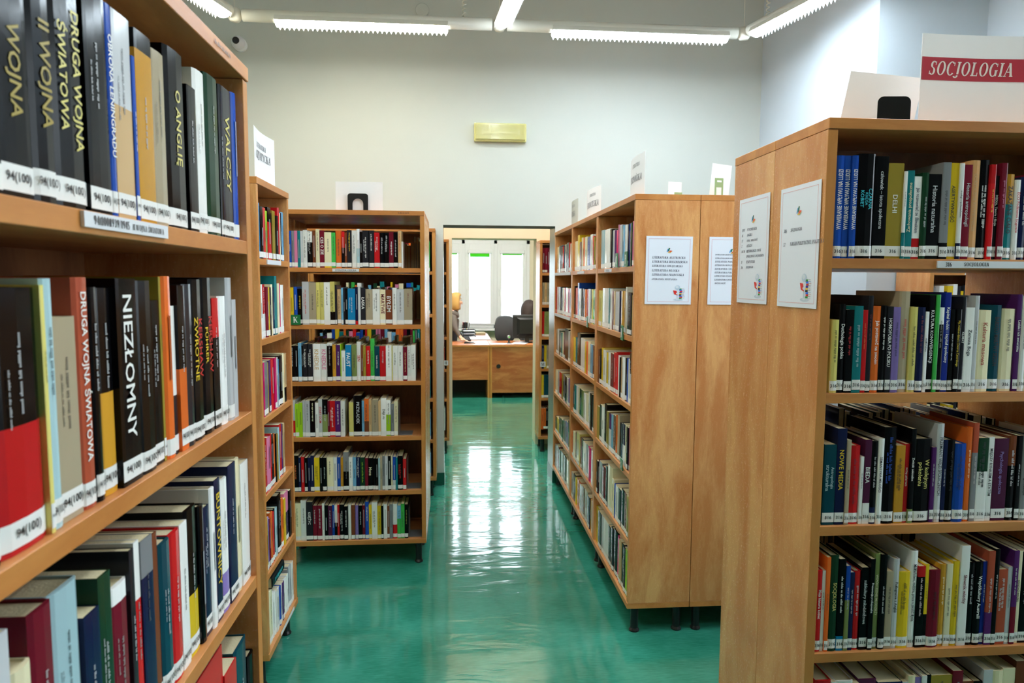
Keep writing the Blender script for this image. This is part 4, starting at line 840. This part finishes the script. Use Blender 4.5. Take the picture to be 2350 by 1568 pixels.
# ------------------------------------------------------------------ light fittings
def fitting(label, pts, lamps, group='cream tube luminaires hanging from the ceiling', glow='lamp', up=False):
    """suspended tube luminaire: pts is the run of the tube; lamps = stretches (p, q) with a fluorescent tube and toothed louvre below"""
    if pts[0][0]+pts[-1][0] < .2:
        glow = 'warmer'
    t = thing('tube_luminaire', label, 'ceiling lamp', pts[0], 0, group); o = Vector(pts[0])
    b = MB(); b.tube([Vector(p)-o for p in pts], .038, 16); b.build('housing', 'lamp_body', t, smooth=True)
    for p, q in lamps:
        p, q = Vector(p)-o, Vector(q)-o; d = (q-p).normalized(); side = d.cross(Vector((0, 0, 1))).normalized(); L_ = (q-p).length
        fr = Matrix(((d.x, side.x, 0, p.x), (d.y, side.y, 0, p.y), (d.z, side.z, 1, p.z), (0, 0, 0, 1)))
        b = MB(); HW_ = .052
        b.add([(0, -HW_, -.036), (L_, -HW_, -.036), (L_, -HW_, -.030), (0, -HW_, -.030), (0, -.030, .012), (L_, -.030, .012), (0, .030, .012), (L_, .030, .012), (0, HW_, -.036), (L_, HW_, -.036), (L_, HW_, -.030), (0, HW_, -.030)],
              [(0, 1, 2, 3), (3, 2, 5, 4), (9, 8, 11, 10), (10, 11, 6, 7), (0, 3, 4, 6, 11, 8), (1, 9, 10, 7, 5, 2), (4, 5, 7, 6)])
        b.xf(fr); b.build('reflector', 'lamp_body', t)
        N = 8; pr = [((HW_-.006)*-math.cos(math.pi*k/N), -.032-.030*math.sin(math.pi*k/N)) for k in range(N+1)]
        b = MB(); b.add([(.004, y, z) for y, z in pr]+[(L_-.004, y, z) for y, z in pr], [(k, k+1, N+k+2, N+k+1) for k in range(N)]+[tuple(range(N+1))[::-1], tuple(range(N+1, 2*N+2)), (0, N+1, 2*N+1, N)])
        b.xf(fr); b.build('lamp_tube', glow, t, smooth=False)
        if up:      # uplight added to brighten the ceiling and upper wall by bounce
            b = MB(); b.box(.01, -.03, .040, L_-.01, .03, .044); b.xf(fr); b.build('uplight_tube', M['uplight'], t)
        n = max(2, int(L_/.029)); l_ = L_/n
        b = MB()
        for sg in (1, -1):
            for i in range(n):
                y0 = sg*(HW_-.001); vs = [(i*l_, y0, -.0362), ((i+1)*l_, y0, -.0362), ((i+.5)*l_, y0, -.066)]; vs += [(x, y-sg*.0012, z) for x, y, z in vs]
                b.add(vs, [(0, 1, 2), (5, 4, 3), (0, 2, 5, 3), (1, 4, 5, 2)])
        b.xf(fr); o_ = b.build('louvre_teeth', 'teeth', t); o_['kind'] = 'stuff'
    return t
ZL = 3.28
NL, NC, NR = (-1.37, 4.6, ZL), (.30, 4.6, ZL), (1.94, 4.6, ZL)
def mid(a, b, t_): return tuple(x+(y-x)*t_ for x, y in zip(a, b))
fitting('long ceiling tube left of the middle joint, parallel to the back wall', [mid(NL, NC, .03), mid(NL, NC, .97)], [(mid(NL, NC, .15), mid(NL, NC, .80))])
fitting('long ceiling tube right of the middle joint, parallel to the back wall', [mid(NC, NR, .03), mid(NC, NR, .97)], [(mid(NC, NR, .21), mid(NC, NR, .93))])
def arm(lab, p, dx, dy):
    L_ = math.hypot(dx, dy); q = (p[0]+dx, p[1]+dy, ZL); s_ = (p[0]+dx*.04, p[1]+dy*.04, ZL)
    fitting(lab, [s_, q], [(mid(p, q, .07), mid(p, q, .80))]); return (p[0]+dx*1.06, p[1]+dy*1.06, ZL)
AL = arm('slanting ceiling tube above the near left bookcase, only its far end in view', (-1.37, 4.6, ZL), -.42, -1.60)
AC = arm('short piece of ceiling tube pointing at the camera from the middle joint', NC, .14, -1.60)
AR = arm('slanting ceiling tube running towards the bright right wall', (1.94, 4.6, ZL), .40, -1.60)
for p, nm in ((NL, 'left corner'), (NC, 'middle'), (NR, 'right corner')):
    b = MB(); b.lathe([(.0, -.041), (.03, -.038), (.041, -.02), (.041, .02), (.03, .038), (0, .041)], 18, o=(0, 0, 0)); b.tube([(0, 0, .03), (0, 0, 1.02)], .003, 6)
    o = b.build('joint', 'lamp_body', loc=p, smooth=True); tag(o, 'rounded cream joint at the '+nm+' of the ceiling tubes', 'lamp joint', 'joints of the ceiling tubes')
# more luminaires of the system, unseen, added to light the near books
for i, (p, q) in enumerate(((AL, (AL[0]+.9, AL[1]-1.7, ZL)), (AR, (AR[0]-.7, AR[1]-1.7, ZL)), ((AC[0], AC[1], ZL), (AC[0]+.2, AC[1]-1.7, ZL)), ((-.9, .7, ZL), (.9, .7, ZL)))):
    fitting('ceiling tube over the reading room, outside the view, number '+ORD[i], [p, q], [(mid(p, q, .1), mid(p, q, .9))], up=True)
def cable(lab, x, y, z0, z1):
    t = thing('suspension_cable', lab, 'cable', (x, y, z0), 0, 'coiled cables holding the ceiling tubes')
    b = MB(); n = int((z1-z0)/.028)*10; b.tube([(.011*math.cos(2*math.pi*k/10), .011*math.sin(2*math.pi*k/10), (z1-z0)*k/n) for k in range(n+1)], .0045, 6); b.build('coil', 'lamp_body', t, smooth=True)
cable('coiled white cable hanging over the left ceiling tube', .07, 4.6, ZL+.036, 4.3)
cable('coiled white cable hanging over the right end of the ceiling tubes', 2.02, 4.42, ZL+.02, 4.3)
# unseen office and corridor lamps, added to brighten the rooms beyond the door
def panel(lab, x, y, z, w_, d, es, group='office lamps'):
    t = thing('ceiling_lamp', lab, 'ceiling lamp', (x, y, z), 0, group)
    b = MB(); b.box(-w_/2-.03, -d/2-.03, -.05, w_/2+.03, d/2+.03, 0); b.build('housing', 'white_gloss', t)
    m = mat('diffuser_lit', (255, 255, 255), .5, emit=(255, 250, 240), es=es); b = MB(); b.box(-w_/2, -d/2, -.055, w_/2, d/2, -.0502); b.build('diffuser', m, t)
panel('lamp on the office ceiling above the desks', .4, 9.0, 3.6, 1.2, .5, 90); panel('lamp on the corridor ceiling between the two openings', .4, 6.15, 3.6, 1.0, .4, 45)

# emergency light over the door
t = thing('emergency_light', 'yellowed rectangular emergency light on the wall above the doorway', 'emergency light', (.1565, 5.36, 2.683))
b = MB(); b.box(0, -.03, 0, .399, 0, .137); b.build('base', M['yellow_lens'], t, bevel=.004)
b = MB(); b.box(.008, -.065, .006, .391, -.03, .131); b.build('lens', M['lens'], t, bevel=.006)
b = MB(); b.tube([(.07, -.045, .065), (.33, -.045, .065)], .007, 10); b.build('tube', mat('unlit_tube', (225, 222, 190), .3), t, smooth=True)
for x in (.055, .33): 
    b = MB(); b.box(x, -.052, .045, x+.015, -.03, .085); b.build('tube_holder', 'lamp_body', t)
# camera on the back wall
t = thing('security_camera', 'small white ball security camera high on the left of the back wall', 'camera', (-1.56, 5.36, 3.34))
b = MB(); b.lathe([(0, 0), (.05, 0), (.05, -.02), (.03, -.03)], 20, axis='y'); b.build('mount', 'white_gloss', t, smooth=False)
b = MB(); b.lathe([(.048*math.sin(math.pi*k/10), -.06-.048*math.cos(math.pi*k/10)) for k in range(1, 10)], 22, axis='y'); b.build('ball', 'paper', t, smooth=True)
b = MB(); b.lathe([(0, -.112), (.022, -.112), (.025, -.104), (.025, -.094)], 18, axis='y', o=(-.004, 0, .002)); b.build('lens', 'black', t)

# ------------------------------------------------------------------ office beyond the openings
def desk(label, x0, x1, y0, y1, panel_z, leg_left):
    t = thing('desk', label, 'desk', (x0, y0, 0), 0, 'pear wood desks in the office'); w_, d = x1-x0, y1-y0
    b = MB(); b.box(0, 0, .715, w_, d, .742, fm=[1, 1, 1, 1, 0, 0]); b.build('desk_top', ['wood_desk', 'edge_h'], t, bevel=.001)
    for x in (0, w_-.028):
        b = MB(); b.box(x, .01, 0, x+.028, d-.03, .715, fm=[1, 1, 0, 0, 0, 0]); b.build('side_panel', ['wood_v', 'edge'], t, bevel=.0008)
    b = MB(); b.box(.028, .012, panel_z, w_-.028, .03, .713); b.build('modesty_panel', 'wood_desk', t)
    b = MB(); b.box(.028, d-.10, .0, w_-.028, d-.085, .60); b.build('rear_panel', M['dark_board'], t)  # dark sheet added to imitate the shade below the desk top
    return t
desk('desk with a short front panel and open foot space, left in the office', -.90, .492, 9.41, 10.10, .255, False)
dk = desk('desk with a deep front panel and a round cable hole, right in the office', .496, 1.70, 9.39, 10.10, .075, True)
b = MB(); b.lathe([(0, -.002), (.027, -.002), (.030, .003), (.030, .010)], 24, axis='y', o=(.117, .008, .4455)); b.build('cable_grommet', 'black', dk)
t = desk('second desk reaching back to the window, with papers, on the left', .13, .56, 10.11, 11.6, .3, False)
def paper_stack(lab, x, y, z, w_, d, n, rz=0, m_='paper'):
    t = thing('paper_stack', lab, 'papers', (x, y, z), rz, 'papers on the office desks'); rnd = random.Random(int(x*97+y*13))
    for i in range(n):
        b = MB(); a, c_ = rnd.uniform(-.012, .012), rnd.uniform(-.012, .012); b.box(-w_/2+a, -d/2+c_, i*.003, w_/2+a, d/2+c_, i*.003+.0026); b.build('sheet', m_, t)
paper_stack('loose white sheets lying on the right desk by the webcam', .66, 9.55, .7425, .30, .21, 2, .1)
paper_stack('white sheets under the monitor on the right desk', .93, 9.60, .7425, .21, .25, 2, -.3)
paper_stack('pile of white papers on the back desk by the window', .38, 10.4, .7425, .30, .42, 5, .05)
paper_stack('yellowish pile of folders on the back desk', .35, 11.3, .7425, .30, .21, 12, .1, 'pages')
# black document trays with clutter
t = thing('desk_organiser', 'black desk trays with pens and papers behind the blonde woman', 'desk organiser', (.15, 10.75, .743), .1, 'things on the office desks')
for k in range(3):
    b = MB(); z = k*.045; b.box(-.02, -.1, z, .18, .1, z+.004); b.box(-.02, .096, z, .18, .1, z+.03); b.box(-.02, -.1, z, -.016, .1, z+.03); b.box(.176, -.1, z, .18, .1, z+.03); b.build('tray', 'blackp', t)
    b = MB(); b.box(-.01, -.09, z+.005, .17, .09, z+.016); b.build('sheet', 'paper', t)
for k, (x, c_) in enumerate(((.0, (200, 40, 60)), (.03, (40, 60, 170)), (.05, (240, 200, 60)), (.08, (30, 30, 34)))):
    b = MB(); b.tube([(x, .02, .12), (x+.01*(k-1), .02, .24)], .004, 8); b.build('pen', mat('pen_plastic', c_, .3), t)
b = MB(); b.lathe([(.035, 0), (.037, .09), (.034, .09), (.032, .01)], 14, o=(.03, .02, .14)); b.build('pen_cup', 'blackp', t)
# telephone / payment terminal by the woman's hand
t = thing('telephone', 'black desk telephone with raised handset beside the blonde woman', 'telephone', (.155, 10.02, .743), .3, 'things on the office desks')
b = MB(); b.add([(0, 0, 0), (.1, 0, 0), (.1, .12, 0), (0, .12, 0), (0, 0, .02), (.1, 0, .02), (.1, .12, .07), (0, .12, .07)], [(0, 1, 5, 4), (1, 2, 6, 5), (2, 3, 7, 6), (3, 0, 4, 7), (4, 5, 6, 7), (3, 2, 1, 0)]); b.build('body', 'blackp', t, bevel=.004)
b = MB(); b.tube([(-.02, .02, .05), (-.025, .05, .09), (-.02, .09, .105), (-.02, .13, .11)], [.016, .011, .011, .016], 10); b.build('handset', 'black', t, smooth=True)
t = thing('stapler', 'black stapler lying on the desk edge under the woman\'s hand', 'stapler', (.14, 9.62, .7425), .05, 'things on the office desks')
b = MB(); b.box(0, -.014, 0, .16, .014, .008); b.build('base', 'blackp', t, bevel=.003); b = MB(); b.add([(0, -.012, .008), (.15, -.012, .014), (.15, .012, .014), (0, .012, .008), (.01, -.012, .03), (.14, -.012, .022), (.14, .012, .022), (.01, .012, .03)], [(0, 1, 5, 4), (1, 2, 6, 5), (2, 3, 7, 6), (3, 0, 4, 7), (4, 5, 6, 7)]); b.build('arm', 'black', t, bevel=.003)
# monitor
t = thing('monitor', 'black computer monitor on the right desk, seen from behind', 'monitor', (1.05, 9.80, .7422), .04, 'things on the office desks')
b = MB(); b.box(-.21, -.02, .06, .21, .02, .40); b.build('casing', 'blackp', t, bevel=.006)
b = MB(); b.add([(-.15, -.02, .1), (.15, -.02, .1), (.15, -.02, .36), (-.15, -.02, .36), (-.11, -.045, .13), (.11, -.045, .13), (.11, -.045, .33), (-.11, -.045, .33)], [(0, 1, 5, 4), (1, 2, 6, 5), (2, 3, 7, 6), (3, 0, 4, 7), (4, 5, 6, 7)]); b.build('rear_bulge', 'black', t)
b = MB(); b.box(-.205, -.023, .375, .205, -.020, .395); b.build('top_strip', mat('dark_grey_plastic', (70, 70, 74), .35), t)
b = MB(); b.box(-.03, -.02, .01, .03, .012, .12); b.build('neck', 'black', t, bevel=.004)
b = MB(); b.lathe([(.0, 0), (.105, 0), (.11, .006), (.09, .012), (.0, .016)], 26); b.build('base', 'black', t, smooth=False)
# webcam with a green light
t = thing('webcam', 'small round grey webcam with a green light on the right desk', 'webcam', (.773, 9.60, .7422), 0, 'things on the office desks')
b = MB(); b.lathe([(0, 0), (.034, 0), (.034, .012), (.012, .02), (.012, .07)], 16); b.build('stand', 'blackp', t)
b = MB(); b.lathe([(.026*math.sin(math.pi*k/8), .098-.026*math.cos(math.pi*k/8)) for k in range(1, 8)], 16); b.build('head', 'grey_steel', t, smooth=True)
b = MB(); b.lathe([(0, -.0275), (.006, -.0275), (.006, -.02)], 12, axis='y', o=(0, 0, .095)); b.build('indicator', mat('green_led', (60, 220, 60), .4, emit=(60, 230, 60), es=2), t)
# office chair
def chair(lab, x, y, rz, top=1.108):
    t = thing('office_chair', lab, 'chair', (x, y, 0), rz, 'office chairs'); 
    b = MB(); n = 24; pts = []
    wv = .155
    for k in range(n):
        a = 2*math.pi*k/n; ca, sa = math.cos(a), math.sin(a)
        pts.append((wv*math.copysign(abs(ca)**.55, ca), .20*math.copysign(abs(sa)**.6, sa)))
    rings = []
    for y0, s_ in ((-.028, .9), (-.02, 1), (.02, 1), (.03, .86)):
        rings.append([(px*s_, y0+.06*(px/wv)**2*(-1), top-.205+pz*s_) for px, pz in pts])
    vs = [p for r_ in rings for p in r_]; fs = []
    for i in range(3):
        for k in range(n): fs.append((i*n+k, i*n+(k+1) % n, (i+1)*n+(k+1) % n, (i+1)*n+k))
    fs += [tuple(range(n))[::-1], tuple(3*n+k for k in range(n))]
    b.add(vs, fs); b.build('backrest', 'chair', t, smooth=True)
    b = MB(); b.tube([(0, -.03, top-.25), (0, -.05, .55), (0, .02, .43)], .014, 10); b.build('back_bar', 'black', t)
    b = MB(); b.box(-.2, -.02, .43, .2, .40, .49); b.build('seat', 'chair', t, bevel=.03)
    b = MB(); b.tube([(0, .18, .08), (0, .18, .43)], .025, 12); b.build('column', 'black', t)
    b = MB()
    for k in range(5):
        a = 2*math.pi*k/5+.3; b.tube([(0, .18, .09), (.20*math.cos(a), .18+.20*math.sin(a), .055)], [.022, .013], 8)
    b.build('star_base', 'black', t)
    for k in range(5):
        a = 2*math.pi*k/5+.3; b = MB(); b.lathe([(0, -.012), (.026, -.012), (.028, 0), (.026, .012), (0, .012)], 12, axis='y', o=(.20*math.cos(a), .18+.20*math.sin(a), .028)); b.build('castor', 'blackp', t)
    return t
chair('empty grey office chair with a rounded back behind the right desk', .765, 10.30, .0)
chair('grey office chair under the dark haired person', 1.19, 10.44, 0, .98)
# black cables and box under the desk
t = thing('computer_case', 'black computer case on the floor under the right desk', 'computer', (.92, 9.75, 0), .1)
b = MB(); b.box(-.2, 0, .0, .2, .18, .30); b.build('case', 'blackp', t, bevel=.01)
b = MB()
b.tube([(-.35+.05*k, -.03*math.sin(k*1.7), .008+.004*math.sin(k*2.1)) for k in range(12)], .006, 6); o = b.build('cable', 'black', t)

# ------------------------------------------------------------------ people
def skin_body(name, joints, edges, material, parent, subs=2):
    me = bpy.data.meshes.new(name); me.from_pydata([j[0] for j in joints], edges, []); o = bpy.data.objects.new(name, me); COL.objects.link(o)
    sk = o.modifiers.new('skin', 'SKIN'); sk.use_smooth_shade = True; sb = o.modifiers.new('sub', 'SUBSURF'); sb.levels = subs; sb.render_levels = subs
    for i, j in enumerate(joints):
        r_ = j[1] if isinstance(j[1], tuple) else (j[1], j[1]); me.skin_vertices[0].data[i].radius = r_
    me.skin_vertices[0].data[0].use_root = True
    dg = bpy.context.evaluated_depsgraph_get(); dg.update(); nm = bpy.data.meshes.new_from_object(o.evaluated_get(dg)); bpy.data.objects.remove(o)
    o = bpy.data.objects.new(name, nm); COL.objects.link(o); nm.materials.clear(); [nm.materials.append(M[m_] if isinstance(m_, str) else m_) for m_ in material]; o.parent = parent
    return o
def paint_by(o, fn):
    for p in o.data.polygons: p.material_index = fn(p.center)
def head_mesh(parent, c, r, yaw, hair, style):
    """head facing local +x turned by yaw; returns hair cap and facial pieces"""
    rot = Matrix.Rotation(yaw, 4, 'Z')
    def P(x, y, z): return tuple(Vector(c)+rot @ Vector((x, y, z)))
    # hair: a shell over skull, open at the face
    b = MB(); n, m_ = 26, 16; vs = []; fs = []
    for i in range(m_+1):
        th = math.pi*.80*i/m_ if style == 'bob' else math.pi*.9*i/m_
        for k in range(n):
            a = 2*math.pi*k/n; rr = r*1.14*(1+.03*math.sin(7*a+i))
            x, y, z = rr*math.sin(th)*math.cos(a)*1.06, rr*math.sin(th)*math.sin(a)*.98, rr*math.cos(th)*1.18
            if i > m_*.5:      # hair falls straight down below the ears and flicks in at the jaw
                u = (i-m_*.5)/(m_*.5); k_ = 1+.05*math.sin(math.pi*u)-.16*u**3; x, y = rr*1.05*math.cos(a)*k_, rr*.98*math.sin(a)*k_
                z = -(i-m_*.5)*r*.19
            f_ = math.cos(a)
            if f_ > .35 and i > m_*.36: x = min(x, r*.60)          # cut back round the face
            vs.append(P(x-.012, y, z))
    for i in range(m_):
        for k in range(n): fs.append((i*n+k, i*n+(k+1) % n, (i+1)*n+(k+1) % n, (i+1)*n+k))
    b.add(vs, fs); h = b.build('hair', hair, parent, smooth=True)
    so = h.modifiers.new('solid', 'SOLIDIFY'); so.thickness = .008
    for s_ in (1, -1):
        b = MB(); b.lathe([(.011*math.sin(math.pi*k/6), -.011*math.cos(math.pi*k/6)) for k in range(1, 6)], 10, o=P(r*.70, s_*r*.36, .008)); b.build('eye', 'white_gloss', parent, smooth=True)
        b = MB(); b.lathe([(.006*math.sin(math.pi*k/6), -.006*math.cos(math.pi*k/6)) for k in range(1, 6)], 8, o=P(r*.70+.008, s_*r*.36, .008)); b.build('iris', 'black', parent, smooth=True)
        b = MB(); b.tube([P(r*.78, s_*r*.22, .028), P(r*.75, s_*r*.40, .032), P(r*.66, s_*r*.56, .027)], .003, 6); b.build('eyebrow', hair, parent)
    b = MB(); b.tube([P(r*.88, -.018, -.052), P(r*.93, 0, -.053), P(r*.88, .018, -.052)], [.003, .005, .003], 8); b.build('lips', mat('lips', (190, 96, 92), .4), parent)
def fingers(J, E, wi, base, dirv, side, scale=1.0):
    """five separate fingers off vertex wi (palm end)"""
    d = Vector(dirv).normalized(); s_ = Vector(side).normalized(); up = d.cross(s_)
    for k, (off, ln) in enumerate(((-.027, .060), (-.010, .070), (.009, .066), (.026, .052))):
        p0 = Vector(base)+s_*off; a = len(J)
        J.append((p0+d*.02, .0095)); J.append((p0+d*(.02+ln*.5)-up*0.004, .0085)); J.append((p0+d*(.02+ln)-up*.016, .0070)); E += [(wi, a), (a, a+1), (a+1, a+2)]
    p0 = Vector(base)-d*.045-s_*.03; a = len(J); J.append((p0-s_*.012, .011)); J.append((p0-s_*.035+d*.03, .009)); J.append((p0-s_*.036+d*.055, .0078)); E += [(wi, a), (a, a+1), (a+1, a+2)]
# blonde woman, standing bent over the desk, looking to the right
w1 = thing('person', 'blonde woman in a grey sweater leaning over the office desk', 'person', (-.03, 10.28, 0), 0, 'library staff in the office')
J = [((0, .02, .90), (.13, .11)), ((.0, 0, 1.01), (.115, .10)), ((.01, -.01, 1.09), (.13, .10)), ((.02, -.02, 1.160), (.10, .075)), ((.045, -.02, 1.19), .050), ((.070, -.02, 1.255), .060), ((.080, -.02, 1.315), .072), ((.078, -.02, 1.355), .060)]
E = [(i, i+1) for i in range(7)]
J += [((.148, -.02, 1.300), .013), ((.160, -.02, 1.288), .009)]; E += [(6, 8), (8, 9)]           # nose
J += [((.122, -.02, 1.228), .022)]; E += [(5, 10)]                                          # chin
def arm_(sy, el, wr, hd, tip, sd):
    a = len(J); J.append(((.02, sy*.15, 1.115), .052)); J.append((el, .040)); J.append((wr, .026)); J.append((hd, (.034, .018))); E.extend([(3, a), (a, a+1), (a+1, a+2), (a+2, a+3)])
    fingers(J, E, a+3, hd, tip, sd)
arm_(-1, (.045, -.28, .94), (.125, -.36, .80), (.17, -.385, .768), (.9, -.25, -.12), (.2, .97, 0))
arm_(1, (.03, .20, .93), (.10, .0, .80), (.16, -.06, .77), (.9, -.25, -.12), (-.2, -.97, 0))
for sy in (-1, 1):
    a = len(J); J += [((.0, sy*.085, .80), .085), ((.02, sy*.09, .46), .055), ((-.02, sy*.09, .09), .038), ((.09, sy*.1, .035), .034)]; E += [(0, a), (a, a+1), (a+1, a+2), (a+2, a+3)]
body = skin_body('body', [(Vector(p), r_) for p, r_ in J], E, ['skin', 'sweater', 'trouser'], w1)
def wm(p):
    if p.z < .88 and p.x < .13 and abs(p.y) < .2: return 2
    if p.z > 1.185: return 0
    d = min((p-Vector((.17, -.385, .768))).length, (p-Vector((.16, -.06, .77))).length)
    return 0 if d < .085 else 1
paint_by(body, wm)
head_mesh(w1, (.072, -.02, 1.330), .087, -.15, 'blonde', 'bob')
b = MB(); b.tube([(.01, -.065, 1.175), (.06, -.068, 1.165), (.085, -.02, 1.155), (.06, .03, 1.165), (.01, .03, 1.175)], .007, 8); b.build('white_necklace', 'paper', w1, smooth=True)
# dark haired person sitting behind the monitor
w2 = thing('person', 'person with long dark hair sitting behind the monitor', 'person', (1.19, 10.76, 0), 2.9, 'library staff in the office')
J = [((0, .13, .63), (.14, .11)), ((0, .14, .75), (.13, .10)), ((0, .11, .92), (.15, .10)), ((0, .09, 1.0), (.10, .08)), ((0, .07, 1.06), .045), ((0, .04, 1.14), .08), ((0, .03, 1.20), .088), ((0, .03, 1.23), .06), ((0, -.055, 1.165), .014)]
E = [(i, i+1) for i in range(7)]+[(6, 8)]
for s_ in (-1, 1):
    a = len(J); J += [((s_*.17, .09, .97), .052), ((s_*.21, -.02, .80), .04), ((s_*.14, -.19, .68), .026), ((s_*.11, -.25, .662), (.034, .018))]; E += [(3, a), (a, a+1), (a+1, a+2), (a+2, a+3)]
    fingers(J, E, a+3, (s_*.11, -.25, .662), (-s_*.1, -1, -.25), (s_, 0, 0))
    a = len(J); J += [((s_*.09, .05, .56), .08), ((s_*.1, -.28, .53), .058), ((s_*.1, -.26, .10), .04), ((s_*.1, -.36, .035), .034)]; E += [(0, a), (a, a+1), (a+1, a+2), (a+2, a+3)]
body = skin_body('body', [(Vector(p), r_) for p, r_ in J], E, ['skin', 'sweater', 'trouser'], w2)
paint_by(body, lambda p: 0 if p.z > 1.05 or p.y < -.225 and p.z > .62 else (2 if p.z < .62 else 1))
head_mesh(w2, (0, .04, 1.180), .108, -1.57, 'brown_hair', 'bob')
print('BOOKS', len(BOOKS), 'objects', len(bpy.data.objects), 'tris', sum(len(o.data.polygons) for o in bpy.data.objects if o.type == 'MESH'))
